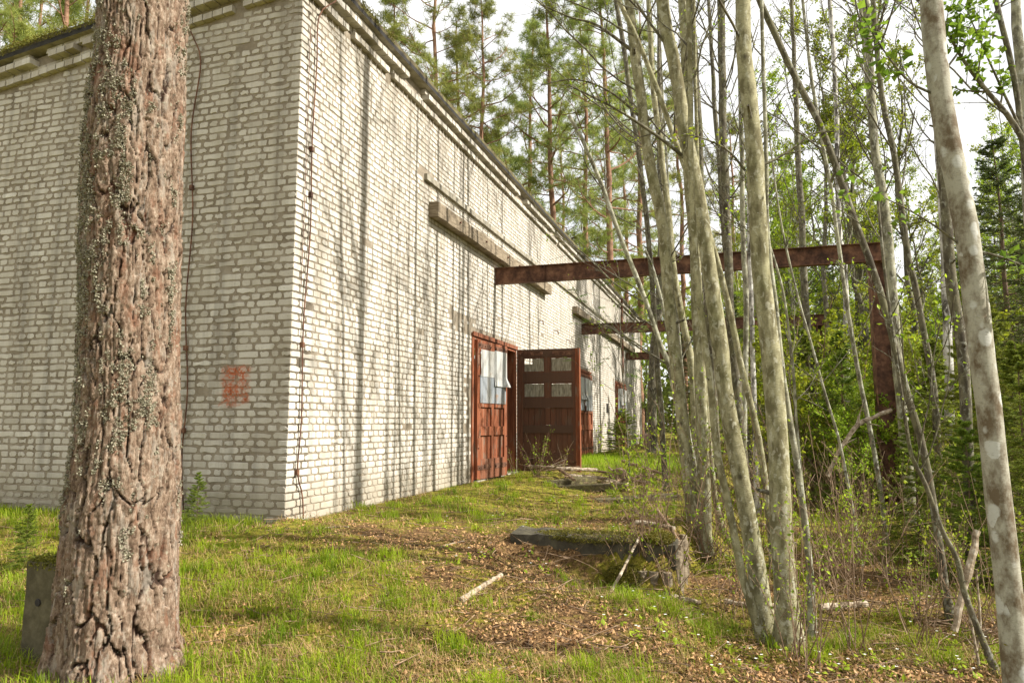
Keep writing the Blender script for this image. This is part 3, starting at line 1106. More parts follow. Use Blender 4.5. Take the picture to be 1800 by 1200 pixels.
DW = 1.30
for (o0, o1), lb in zip(OPEN, ('frame of the first doorway, one leaf open', 'frame of the second, closed doorway', 'frame of the farthest doorway')):
    doorset(o0, o1, lb)


def dirrot(a):                                   # 0 = along R, 90 = out along N
    return R * math.cos(rad(a)) + N * math.sin(rad(a))


def perp(a):
    return N * math.cos(rad(a)) - R * math.sin(rad(a))


hA = W(OPEN[0][0] + 0.10, 0.03, 0)
door_leaf(hA, dirrot(6), DW, -0.04, 2.40, perp(6), True, 0.0, 'door leaf of the first doorway, almost shut, patched with metal sheets')
hB = W(OPEN[0][1] - 0.02, 0.05, 0)
dB = dirrot(92.0 - 0)
door_leaf(hB, N * math.cos(rad(-1.0)) + R * math.sin(rad(-1.0)) * 0 + R * 0.012, DW + 0.02, -0.05, 2.46, -R, False, 0.62, 'door leaf of the first doorway standing wide open, inner face tinted with its shade')  # darker tint puts the open leaf's shade into its wood colour
# outer face skin of the open leaf so that its far side is not hollow
ob = MB()
obox(ob, np.array([hB[0], hB[1], 0]), N, R, Z, 0.0, DW + 0.02, 0.003, 0.02, -0.02, 0.75, tint=0.1)
obox(ob, np.array([hB[0], hB[1], 0]), N, R, Z, DW - 0.055, DW + 0.035, -0.06, 0.05, -0.06, 2.46, tint=0.0)
ob.build('door_edge_board', REDWOOD, bld)
hC = W(OPEN[1][0] + 0.06, 0.03, 0); hD = W(OPEN[1][1] - 0.06, 0.03, 0)
door_leaf(hC, R, DW - 0.02, -0.04, 2.42, N, True, 0.0, 'left leaf of the second doorway with metal sheets')
oR = door_leaf(hD, -R, DW - 0.02, -0.04, 2.42, N, True, 0.0, 'right leaf of the second doorway with metal sheets')
hE = W(OPEN[2][0] + 0.06, 0.03, 0); hF = W(OPEN[2][1] - 0.02, 0.05, 0)
door_leaf(hE, R, DW - 0.02, -0.04, 2.42, N, True, 0.0, 'left leaf of the farthest doorway with metal sheets')
door_leaf(W(OPEN[2][1] - 0.06, 0.03, 0), -R, DW - 0.02, -0.04, 2.42, N, True, 0.0, 'right leaf of the farthest doorway with metal sheets')
lk = MB(); wbox(lk, 14.83, 14.9, 0.09, 0.14, 1.25, 1.45); wbox(lk, 14.8, 14.93, 0.085, 0.1, 1.45, 1.6)
lk.build('padlock', RUST, bld)
hg = MB()
for h in (0.35, 2.1):
    p = W(8.0, 0.05, h)
    V, F = tubes(np.array([p - Z * 0.07, p + Z * 0.07]), np.array([0.022, 0.022]), 10, True)
    MB().add(V, F).build('hinge', RUST, bld)

# ------------------------------------------------------------------ steel portal frames
def ibeam(mb, P0, X, length, up, side, h, w, t=0.014):
    pts = [(-w / 2, -h / 2), (w / 2, -h / 2), (w / 2, -h / 2 + t), (t / 2, -h / 2 + t), (t / 2, h / 2 - t), (w / 2, h / 2 - t),
           (w / 2, h / 2), (-w / 2, h / 2), (-w / 2, h / 2 - t), (-t / 2, h / 2 - t), (-t / 2, -h / 2 + t), (-w / 2, -h / 2 + t)]
    V = [P0 + X * l_ + side * a + up * b for l_ in (0, length) for a, b in pts]
    k = 12; j = np.arange(k)
    q = np.stack([j, (j + 1) % k, k + (j + 1) % k, k + j], -1)
    mb.add(V, [q, np.arange(k)[None, ::-1], np.arange(k)[None] + k])


frames = [(6.62, 6.85, 'nearest rusty steel beam on a column, reaching from the wall above the open door'),
          (14.93, 6.9, 'second rusty steel beam and column, behind the leaning trunks'),
          (24.35, 6.9, 'farthest rusty steel beam and column, near the far end of the wall')]
for s, ln, lb in frames:
    cb = W(s, ln - 0.1, 0)
    gz = float(ground_z(cb[0], cb[1]))
    st = thing('steel_frame', (cb[0], cb[1], gz), lb, 'steel frame', 'rusty steel frames beside the wall')
    b = MB(); ibeam(b, W(s, -0.12, 3.77), N, ln + 0.25, Z, R, 0.32, 0.13)
    for x in (1.0, 2.9, 4.8):
        wbox(b, s - 0.06, s + 0.06, x, x + 0.012, 3.63, 3.91)
    b.build('beam', RUST, st)
    c = MB(); ibeam(c, W(s, ln - 0.1, gz - 0.15), Z, 3.61 - 0.004 - gz + 0.15, N, R, 0.30, 0.26)
    c.build('column', RUST, st)
    gp = MB(); wbox(gp, s - 0.13, s + 0.13, ln - 0.30, ln + 0.10, 3.6055, 3.6095)
    for q_ in (-0.09, 0.09):
        for e_ in (-0.26, 0.06):
            wbox(gp, s + q_ - 0.015, s + q_ + 0.015, ln - 0.10 + e_ * 0.6 - 0.015, ln - 0.10 + e_ * 0.6 + 0.015, 3.58, 3.6050)
    gp.build('head_plate', RUST, st)
    pl = MB(); wbox(pl, s - 0.16, s + 0.16, ln - 0.28, ln + 0.08, gz - 0.1, gz + 0.035); pl.build('base_plate', RUST, st)

# ------------------------------------------------------------------ retaining edge: mossy slab on upright logs
pc = G(1150, 1040)
slab = thing('retaining_edge', W(0.1, 3.3, -0.3), 'low retaining edge of mossy concrete slab and upright rotten logs', 'retaining wall')
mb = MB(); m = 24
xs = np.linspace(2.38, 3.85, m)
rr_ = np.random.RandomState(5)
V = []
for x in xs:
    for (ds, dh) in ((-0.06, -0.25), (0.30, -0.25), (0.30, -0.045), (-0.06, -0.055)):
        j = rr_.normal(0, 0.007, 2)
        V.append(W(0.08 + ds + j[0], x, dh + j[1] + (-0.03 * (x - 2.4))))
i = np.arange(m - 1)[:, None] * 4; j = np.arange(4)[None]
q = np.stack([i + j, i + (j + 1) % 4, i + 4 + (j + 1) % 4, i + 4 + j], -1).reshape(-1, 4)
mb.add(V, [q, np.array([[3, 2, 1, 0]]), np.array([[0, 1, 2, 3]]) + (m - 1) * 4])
mb.build('slab', m_simple('shade_dark_slab', [(0.3, (0.03, 0.026, 0.018)), (0.5, (0.06, 0.052, 0.034)), (0.7, (0.10, 0.09, 0.05))], 9, 0.9), slab)  # shade of the front face is put into the slab's near-black colour
for k in range(13):
    if k < 10: p = W(0.10 + 0.105 * k, 3.84 + rr_.normal(0, 0.012), 0)
    else: p = W(-0.01 + rr_.normal(0, 0.01), 3.78 - (k - 10) * 0.11, 0)
    r = rr_.uniform(0.042, 0.056)
    top = -0.15 + rr_.uniform(-0.07, 0.02) if k < 10 else -0.31
    hz = np.linspace(-0.85, top, 8)
    P = np.stack([p[0] + rr_.normal(0, 0.004, 8), p[1] + rr_.normal(0, 0.004, 8), hz], -1)
    V, F = tubes(P, r * rr_.uniform(0.88, 1.05, 8), 11, True)
    V = V + rr_.normal(0, 0.003, V.shape)
    MB().add(V, F).build('log', TIMBER, slab)
# moss cushions on it
mm = MB()
for (cx, rx, hh_, num) in ((3.10, 0.52, -0.075, 7000), (3.70, 0.13, -0.055, 4500), (3.42, 0.17, -0.40, 5000)):
    a = rr_.normal(size=(num, 3)); a /= np.linalg.norm(a, axis=1, keepdims=True)
    top_ = hh_ > -0.2
    P = W(0.14 if top_ else -0.03, cx, hh_) + a[:, :1] * R * (0.16 if top_ else 0.07) + a[:, 1:2] * N * rx + a[:, 2:] * Z * (0.05 if top_ else 0.14)
    V, F = leaves(rr_, P, 0.022, up=0.2, aspect=0.35)
    mm.add(V, F, np.repeat(rr_.rand(num), 4))
mm.build('moss_cushion', MOSS, slab, kind='stuff')


def bumpy_box(P, X, Y, Zx, dims, res, amp, seed, sharp=1.0):
    """subdivided box with noisy faces"""
    mb = MB(); r = np.random.RandomState(seed)
    a, b, c = dims
    for (ax, u_, v_, sg) in ((0, 1, 2, 1), (0, 1, 2, -1), (1, 0, 2, 1), (1, 0, 2, -1), (2, 0, 1, 1), (2, 0, 1, -1)):
        g_ = np.linspace(-1, 1, res)
        A, B = np.meshgrid(g_, g_)
        q = np.zeros(A.shape + (3,)); q[..., ax] = sg; q[..., u_] = A; q[..., v_] = B
        nrm = q / np.linalg.norm(q, axis=-1, keepdims=True)
        q = q * (1 - 0.0) * sharp + nrm * (1 - sharp)
        dsp = 1 + amp * (fbm(q[..., 0] * 2 + q[..., 2] * 3 + 7, q[..., 1] * 2 + q[..., 2] * 1.7 + 9, seed) - 0.5)
        q = q * dsp[..., None]
        V = P + q[..., 0:1] * a * X + q[..., 1:2] * b * Y + q[..., 2:3] * c * Zx
        i = np.arange(res - 1)[:, None] * res + np.arange(res - 1)[None]
        f = np.stack([i, i + 1, i + res + 1, i + res], -1).reshape(-1, 4)
        mb.add(V.reshape(-1, 3), [f if (sg > 0) ^ (ax == 1) else f[:, ::-1]])
    return mb


# concrete post stump beside the pine
pp = G(62, 1165)
psx = np.array([0.93, -0.36, 0]); psy = np.array([0.36, 0.93, 0])
ps = thing('post_stump', pp, 'short square concrete post stump with a hole, standing left of the big pine', 'post')
mb = bumpy_box(pp + psy * 0.17 + Z * 0.26, psx, psy, Z, (0.125, 0.17, 0.29), 12, 0.06, 3)
mb.build('post', m_simple('shade_dark_concrete', [(0.3, (0.035, 0.03, 0.016)), (0.5, (0.08, 0.068, 0.036)), (0.7, (0.14, 0.12, 0.07))], 8, 0.95), ps)  # the post's shade is painted into its dark concrete colour
hm = MB()
V, F = tubes(np.array([pp + Z * 0.33 - psy * 0.002 - psx * 0.01, pp + Z * 0.33 - psy * 0.008 - psx * 0.01]), np.array([0.022, 0.020]), 10, True)
hm.add(V, F)
hm.build('bolt_hole_shade', DARKIN, ps)  # dark disc on the face, painted shade in place of a hole
r_ = np.random.RandomState(9)
P = pp + psy * 0.17 + Z * 0.55 + r_.uniform(-0.13, 0.13, (4000, 1)) * psx + r_.uniform(-0.18, 0.18, (4000, 1)) * psy + r_.uniform(-0.03, 0.025, (4000, 1)) * Z
kp = fbm(P[:, 0] * 9, P[:, 1] * 9, 5) > 0.42
V, F = leaves(r_, P[kp], 0.018, up=0.2)
MB().add(V, F, np.repeat(r_.rand(kp.sum()), 4)).build('post_moss', MOSS, ps, kind='stuff')

# boulder by the far end of the wall
bp = G(1137, 786)
mb = bumpy_box(bp + Z * 0.18, np.array([1, 0, 0]), np.array([0, 1, 0]), Z, (0.28, 0.25, 0.35), 14, 0.35, 8, 0.15)
tag(mb.build('boulder', BOULDER, org=bp, smooth=True), 'rounded reddish granite boulder at the far corner of the brick wall', 'boulder')

# ------------------------------------------------------------------ trees: generators
def rot_about(d, rng, ang):
    a = rng.normal(size=3); a -= a.dot(d) * d; a /= np.linalg.norm(a)
    return d * math.cos(ang) + a * math.sin(ang)


def walk(rng, P0, D0, length, k, wob, up):
    """n random-walk polylines: P0 (n,3), D0 (n,3), length (n,)"""
    n = len(P0)
    out = [P0]; d = D0.copy(); p = P0.copy()
    for i in range(k - 1):
        d = d + rng.normal(0, wob, (n, 3)); d[:, 2] += up
        d /= np.linalg.norm(d, axis=1, keepdims=True)
        p = p + d * (length / (k - 1))[:, None]
        out.append(p)
    return np.stack(out, 1)


def branch_out(rng, parent, par_r, num, tmin, tmax, ang, lf, k, wob, up, sides, rr=0.55, lenp=None, tip=0.25):
    """grow num children on each parent polyline (n,k,3)"""
    n, kk, _ = parent.shape
    t = rng.uniform(tmin, tmax, (n, num)) * (kk - 1)
    i = np.minimum(t.astype(int), kk - 2); f = (t - i)[..., None]
    ix = np.arange(n)[:, None]
    P0 = parent[ix, i] * (1 - f) + parent[ix, i + 1] * f
    D = parent[ix, i + 1] - parent[ix, i]; D /= np.linalg.norm(D, axis=-1, keepdims=True) + 1e-9
    r0 = (par_r[ix, i] * (1 - f[..., 0]) + par_r[ix, i + 1] * f[..., 0]) * rr
    a = rng.normal(size=D.shape); a -= (a * D).sum(-1, keepdims=True) * D
    a /= np.linalg.norm(a, axis=-1, keepdims=True) + 1e-9
    an = rng.uniform(ang[0], ang[1], (n, num, 1))
    D2 = D * np.cos(an) + a * np.sin(an)
    base_len = lenp[:, None] * lf * rng.uniform(0.5, 1.15, (n, num)) * (1.15 - 0.6 * t / (kk - 1))
    P0 = P0.reshape(-1, 3); D2 = D2.reshape(-1, 3); ln = base_len.ravel()
    pts = walk(rng, P0, D2, ln, k, wob, up)
    rad_ = r0.reshape(-1, 1) * np.linspace(1, tip, k)[None]
    return pts, rad_, ln


def decid(seed, trunk, tr, nb, tmin, blen, leaf_n, leaf_size, twigs=6, subs=4, ang=(0.5, 1.0), leafmb=True, up=0.06, minr=0.0025, tipleaf=0.4, rcap=0.02):
    """trunk (k,3) radii (k,). returns trunk MB, branch MB, leaf MB"""
    rng = np.random.RandomState(seed)
    tm = MB(); V, F = tubes(trunk, tr, 14)
    # bark relief on the trunk
    tm.add(V, F, 0.5)
    bm = MB(); T = trunk[None]; Rr = tr[None]
    H = np.linalg.norm(trunk[-1] - trunk[0])
    b1, r1, l1 = branch_out(rng, T, Rr, nb, tmin, 0.99, ang, 1.0, 8, 0.11, up, 6, 0.42, np.array([blen]))
    r1 = np.minimum(np.maximum(r1, minr * 1.6), rcap)
    V, F = tubes(b1, r1, 6); bm.add(V, F)
    b2, r2, l2 = branch_out(rng, b1, r1, twigs, 0.15, 0.97, (0.4, 0.95), 0.38, 5, 0.13, 0.04, 4, 0.6, l1)
    r2 = np.maximum(r2, minr); V, F = tubes(b2, r2, 4); bm.add(V, F)
    b3, r3, l3 = branch_out(rng, b2, r2, subs, 0.15, 0.98, (0.4, 0.9), 0.5, 3, 0.12, 0.03, 3, 0.7, l2)
    r3 = np.maximum(r3, minr * 0.7); V, F = tubes(b3, r3, 3); bm.add(V, F)
    lm = MB()
    if leaf_n:
        allp = np.concatenate([b3.reshape(-1, 3), b2[:, 2:].reshape(-1, 3)])
        idx = rng.randint(0, len(allp), leaf_n)
        P = allp[idx] + rng.normal(0, leaf_size * 0.5, (leaf_n, 3))
        V, F = leaves(rng, P, leaf_size, up=0.25)
        lm.add(V, F, np.repeat(rng.rand(leaf_n), 4))
    return tm, bm, lm


def needle_clumps(rng, P, size, n, dirs=None, width=0.035):
    """radial tufts of thin needles: n triangles per point"""
    m = len(P)
    d = rng.normal(size=(m, n, 3)); d[..., 2] += 0.35
    if dirs is not None: d = d * 0.8 + dirs[:, None, :] * 1.2
    d /= np.linalg.norm(d, axis=-1, keepdims=True)
    w = np.cross(d, rng.normal(size=(m, n, 3))); w /= np.linalg.norm(w, axis=-1, keepdims=True) + 1e-9
    ln = size * rng.uniform(0.6, 1.2, (m, n, 1))
    a = P[:, None, :] + d * ln * 0.1
    V = np.stack([a - w * ln * width, a + w * ln * width, P[:, None, :] + d * ln], 2).reshape(-1, 3)
    F = np.arange(m * n * 3).reshape(-1, 3)
    return V, [F]


def make_pine(seed, H, crown0, spread, r0, tufts=520, needles=34, bark=None):
    # open crown: needle tufts gather at the twig ends
    rng = np.random.RandomState(seed)
    k = 16
    z = np.linspace(0, H, k)
    tr = np.stack([np.cumsum(rng.normal(0, 0.06, k)), np.cumsum(rng.normal(0, 0.06, k)), z], -1)
    rr_ = r0 * (1 - z / H) ** 0.8 + 0.02
    tm = MB(); V, F = tubes(tr, rr_, 10); tm.add(V, F)
    nb = 46
    t = np.linspace(crown0, 0.985, nb) + rng.normal(0, 0.008, nb)
    t = np.clip(t, 0, 0.99)
    P0 = np.stack([np.interp(t * H, z, tr[:, i]) for i in range(3)], -1)
    az = np.arange(nb) * 2.4 + rng.normal(0, 0.4, nb)
    rel = (t - crown0) / (1 - crown0)
    ln = spread * (0.35 + 0.9 * np.sin(np.clip(rel * 1.0 + 0.12, 0, 1) * math.pi) ** 0.8) * rng.uniform(0.6, 1.2, nb)
    el = -0.05 + 0.75 * rel + rng.normal(0, 0.15, nb)
    D = np.stack([np.cos(az) * np.cos(el), np.sin(az) * np.cos(el), np.sin(el)], -1)
    b1 = walk(rng, P0, D, ln, 7, 0.16, 0.05)
    r1 = np.maximum((0.035 * ln / spread)[:, None] * np.linspace(1, 0.2, 7)[None] * 0.8, 0.006)
    bm = MB(); V, F = tubes(b1, r1, 5); bm.add(V, F)
    b2, r2, l2 = branch_out(rng, b1, r1, 8, 0.3, 1.0, (0.4, 0.95), 0.36, 4, 0.15, 0.08, 4, 0.6, ln)
    r2 = np.maximum(r2, 0.005); V, F = tubes(b2, r2, 3); bm.add(V, F)
    pts = np.concatenate([b2[:, 2:].reshape(-1, 3), b2[:, 3:].reshape(-1, 3), b1[:, 6:].reshape(-1, 3)])
    idx = rng.randint(0, len(pts), tufts)
    P = pts[idx] + rng.normal(0, 0.13, (tufts, 3)) * [1, 1, 0.5]
    lm = MB(); V, F = needle_clumps(rng, P, 0.25, needles)
    lm.add(V, F, np.repeat(np.clip(rng.normal(0.5, 0.28, tufts), 0, 1), needles * 3))
    return tm, bm, lm


def make_spruce(seed, H, width, whorls, per, twigs, need, r0, nl=0.028):
    rng = np.random.RandomState(seed)
    z = np.linspace(0, H, 9)
    tr = np.stack([rng.normal(0, 0.004 * H, 9), rng.normal(0, 0.004 * H, 9), z], -1); tr[0, :2] = 0
    tm = MB(); V, F = tubes(tr, r0 * (1 - z / H * 0.93), 8); tm.add(V, F)
    t = np.repeat(np.linspace(0.06, 0.96, whorls), per) + rng.normal(0, 0.012, whorls * per)
    nb = len(t)
    t = np.clip(t, 0.03, 0.985)
    az = rng.uniform(0, 2 * math.pi, nb)
    ln = width * (1 - t) ** 0.8 * rng.uniform(0.7, 1.15, nb) + 0.04 * H * 0.3
    el = -0.25 + 0.75 * t + rng.normal(0, 0.12, nb)
    D = np.stack([np.cos(az) * np.cos(el), np.sin(az) * np.cos(el), np.sin(el)], -1)
    P0 = np.stack([np.zeros(nb), np.zeros(nb), t * H], -1)
    b1 = walk(rng, P0, D, ln, 6, 0.05, 0.03)
    r1 = np.maximum(r0 * 0.22 * (1 - t)[:, None] * np.linspace(1, 0.3, 6)[None], 0.0025)
    bm = MB(); V, F = tubes(b1, r1, 4); bm.add(V, F)
    # side twigs in the plane of the branch
    tt = rng.uniform(0.12, 1.0, (nb, twigs)); ii_ = np.minimum((tt * 5).astype(int), 4); f = (tt * 5 - ii_)[..., None]
    ix = np.arange(nb)[:, None]
    S = b1[ix, ii_] * (1 - f) + b1[ix, ii_ + 1] * f
    Dd = b1[ix, ii_ + 1] - b1[ix, ii_]; Dd /= np.linalg.norm(Dd, axis=-1, keepdims=True)
    sd = np.cross(Dd, [0, 0, 1.0]); sd /= np.linalg.norm(sd, axis=-1, keepdims=True)
    sg = np.where(rng.rand(nb, twigs, 1) < 0.5, -1, 1)
    D2 = Dd * 0.75 + sd * sg * 0.8 + rng.normal(0, 0.12, Dd.shape); D2[..., 2] -= 0.1
    D2 /= np.linalg.norm(D2, axis=-1, keepdims=True)
    L2 = (ln[:, None] * 0.42 * (1.1 - tt * 0.75)) * rng.uniform(0.7, 1.2, (nb, twigs))
    b2 = walk(rng, S.reshape(-1, 3), D2.reshape(-1, 3), L2.ravel(), 3, 0.06, -0.02)
    V, F = tubes(b2, np.full((len(b2), 3), 0.002), 3); bm.add(V, F)
    # needles along twigs and along branch ends
    nt = len(b2)
    a = rng.rand(nt, need, 1) * 2; ia = np.minimum(a.astype(int), 1)[..., 0]; fa = a - ia[..., None]
    jx = np.arange(nt)[:, None]
    Q = b2[jx, ia] * (1 - fa) + b2[jx, ia + 1] * fa
    dd = b2[jx, ia + 1] - b2[jx, ia]; dd /= np.linalg.norm(dd, axis=-1, keepdims=True) + 1e-9
    nd = dd * 0.7 + rng.normal(0, 0.55, Q.shape) * [1, 1, 0.6]; nd /= np.linalg.norm(nd, axis=-1, keepdims=True)
    w = np.cross(nd, dd); w /= np.linalg.norm(w, axis=-1, keepdims=True) + 1e-9
    wv = nl * 0.13
    lv = nl * rng.uniform(0.7, 1.2, (nt, need, 1))
    V = np.stack([Q - w * wv, Q + w * wv, Q + nd * lv], 2).reshape(-1, 3)
    lm = MB(); tn = np.clip(rng.normal(0.5, 0.25, nt), 0, 1)
    lm.add(V, [np.arange(len(V)).reshape(-1, 3)], np.repeat(tn, need * 3))
    return tm, bm, lm


def assemble(name, loc, label, cat, group, parts, rotz=0.0, scale=1.0):
    o = thing(name, loc, label, cat, group)
    ORG[o.name] = None
    for nm, mb, mt, sm, kd in parts:
        if mb is None or mb.n == 0: continue
        mb.build(nm, mt, o, smooth=sm, kind=kd)
    o.rotation_euler = (0, 0, rotz); o.scale = (scale,) * 3
    return o


# ------------------------------------------------------------------ foreground pine
PY = 4.1
prof = [(-60, 254, 150), (0, 253, 156), (100, 249, 156), (200, 240, 170), (300, 235, 171), (450, 231, 172), (600, 228, 174), (750, 226, 182),
        (875, 217, 200), (1000, 212, 211), (1125, 207, 226), (1200, 206, 248)]
pz, pxx, pr = [], [], []
for v, u, w in prof:
    p = aty(u, v, PY); pz.append(p[2]); pxx.append(p[0])
    q = p - O; cz = q[1] * math.cos(PITCH) + q[2] * math.sin(PITCH)
    pr.append(w / 2 * cz / FPX * 0.90)
pz = np.array(pz)[::-1]; pxx = np.array(pxx)[::-1]; pr = np.array(pr)[::-1]
gz0 = float(ground_z(pxx[0], PY)) - 0.12
pz = np.concatenate([[gz0, gz0 + 0.14], pz, [6, 9, 13, 17]]); 
pxx = np.concatenate([[pxx[0] - 0.01, pxx[0]], pxx, [pxx[-1] + 0.1, pxx[-1] + 0.2, pxx[-1] + 0.3, pxx[-1] + 0.4]])
pr = np.concatenate([[pr[0] * 1.10, pr[0] * 1.03], pr, [0.22, 0.18, 0.11, 0.03]])
o_ = np.argsort(pz); pz, pxx, pr = pz[o_], pxx[o_], pr[o_]
NA = 240
zs = np.concatenate([np.linspace(gz0, 3.95, 660), np.geomspace(4.0, 17, 60)])
th = np.arange(NA) / NA * 2 * math.pi
TH, ZZ = np.meshgrid(th, zs)


def cell(th, z, ncol, hcell, seed, warp=0.4):
    x = th / (2 * math.pi) * ncol + (vnoise(th * 3.2, z * 4.5, seed + 1) - 0.5) * warp * 3 * np.sin(th / 2) ** 2
    x = x + (vnoise(th / (2 * math.pi) * ncol * 0.9, z * 9, seed + 2) - 0.5) * warp * 1.3
    y = z / hcell + (vnoise(th / (2 * math.pi) * ncol * 0.8, z * 3, seed + 3) - 0.5) * 1.2
    ix = np.floor(x); iy = np.floor(y)
    f1 = np.full(x.shape, 9.0); f2 = np.full(x.shape, 9.0); cid = np.zeros(x.shape); ox = np.zeros(x.shape); oy = np.zeros(x.shape)
    for a in (-1, 0, 1):
        for b in (-1, 0, 1):
            cx = ix + a; cy = iy + b; cm = np.mod(cx, ncol)
            jx = cx + 0.15 + 0.7 * _hash(cm, cy, seed); jy = cy + 0.1 + 0.8 * _hash(cm, cy, seed + 5)
            d = np.sqrt((x - jx) ** 2 + (y - jy) ** 2)
            h = _hash(cm, cy, seed + 9)
            closer = d < f1
            f2 = np.where(closer, f1, np.minimum(f2, d))
            cid = np.where(closer, h, cid); ox = np.where(closer, x - jx, ox); oy = np.where(closer, y - jy, oy)
            f1 = np.where(closer, d, f1)
    return f1, f2, cid, ox, oy


f1, f2, cid, ox, oy = cell(TH, ZZ, 24, 0.72, 3, 0.7)
g1, g2, cid2, ox2, oy2 = cell(TH, ZZ, 60, 0.13, 11, 0.6)
jag = (fbm(TH * 40 * np.clip(np.sin(TH / 2) * 9, 0, 1), ZZ * 30, 51, 3) - 0.5)
edge = sst(0.03, 0.11, f2 - f1 + jag * 0.20)
edge2 = sst(0.02, 0.12, g2 - g1 + jag * 0.16)
low = sst(1.4, -0.3, ZZ)
depth = 0.020 + 0.012 * low
disp = (edge - 1) * depth + (cid - 0.5) * 0.012 + (edge2 - 1) * (0.0085 - 0.003 * low) + (cid2 - 0.5) * 0.010
disp = disp + ox * (cid - 0.5) * 0.022 + ox2 * (cid2 - 0.5) * 0.018 + oy2 * (cid - 0.4) * 0.008    # plates lift along one edge
disp = disp + jag * 0.004
ridge = vnoise(TH * 30, ZZ * 3.0, 41)
disp = disp - 0.010 * sst(0.72, 0.80, ridge) * edge
RB = np.interp(ZZ, pz, pr)
RB = RB * (1 + 0.07 * sst(0.35, -0.5, ZZ) * np.cos(TH * 5 + 1.0) )
XC = np.interp(ZZ, pz, pxx)
RRr = RB + disp * np.clip(RB / 0.25, 0.2, 1)
PX = XC + RRr * np.cos(TH); PYY = PY + RRr * np.sin(TH)
V = np.stack([PX, PYY, ZZ], -1).reshape(-1, 3)
i = np.arange(len(zs) - 1)[:, None] * NA + np.arange(NA)[None]
i2 = np.arange(len(zs) - 1)[:, None] * NA + (np.arange(NA)[None] + 1) % NA
q = np.stack([i, i2, i2 + NA, i + NA], -1).reshape(-1, 4)
pine = thing('pine_tree', (pxx[1], PY, gz0), 'huge pine trunk with deep plated bark and grey lichen in the left foreground', 'tree')
MB().add(V, [q], (edge * 0.75 + edge2 * 0.25).ravel()).build('trunk', PINEBARK, pine, smooth=True)
# lichen flakes
rl = np.random.RandomState(5)
nl_ = 46000
tz = rl.uniform(0, 3.9, nl_); ta = rl.uniform(math.pi * 0.85, math.pi * 2.1, nl_)
dl = fbm(ta * 4.0, tz * 1.8, 91, 3) + 0.08 * sst(0.4, 1.6, tz) - 0.08 * np.cos(ta) - 0.25 * sst(0.9, 0.0, tz)
dl = dl + (fbm(ta * 9, tz * 16, 93, 3) - 0.5) * 1.1
kp = dl > 0.74
tz = tz[kp]; ta = ta[kp]
ai = (ta % (2 * math.pi)) / (2 * math.pi) * NA; zi = np.searchsorted(zs, tz)
rsurf = RRr[zi, ai.astype(int) % NA]
xc = np.interp(tz, pz, pxx)
P = np.stack([xc + (rsurf + 0.004) * np.cos(ta), PY + (rsurf + 0.004) * np.sin(ta), tz], -1)
P = np.repeat(P, 4, axis=0) + rl.normal(0, 0.004, (len(P) * 4, 3))
V, F = leaves(rl, P, 0.011, up=0.0, aspect=0.9, bend=0.5)
MB().add(V, F, np.repeat(rl.rand(len(P)), 4)).build('lichen', LICHEN, pine, kind='stuff')
# crown high above the frame
rp = np.random.RandomState(3)
tmk = np.linspace(7.0, 16.5, 26); az = np.arange(26) * 2.4
P0 = np.stack([np.interp(tmk, pz, pxx), np.full(26, PY), tmk], -1)
D = np.stack([np.cos(az), np.sin(az), np.full(26, 0.25)], -1); D /= np.linalg.norm(D, axis=1, keepdims=True)
b1 = walk(rp, P0, D, rp.uniform(1.0, 2.4, 26), 6, 0.12, 0.05)
bm = MB(); V, F = tubes(b1, np.linspace(0.035, 0.01, 6)[None].repeat(26, 0), 5); bm.add(V, F)
bm.build('branches', PINEUP, pine, kind='stuff')
pts = b1[:, 3:].reshape(-1, 3); pts = pts[rp.randint(0, len(pts), 260)] + rp.normal(0, 0.25, (260, 3))
V, F = needle_clumps(rp, pts, 0.2, 20)
MB().add(V, F, 0.5).build('foliage', NEEDLE_P, pine, kind='stuff')

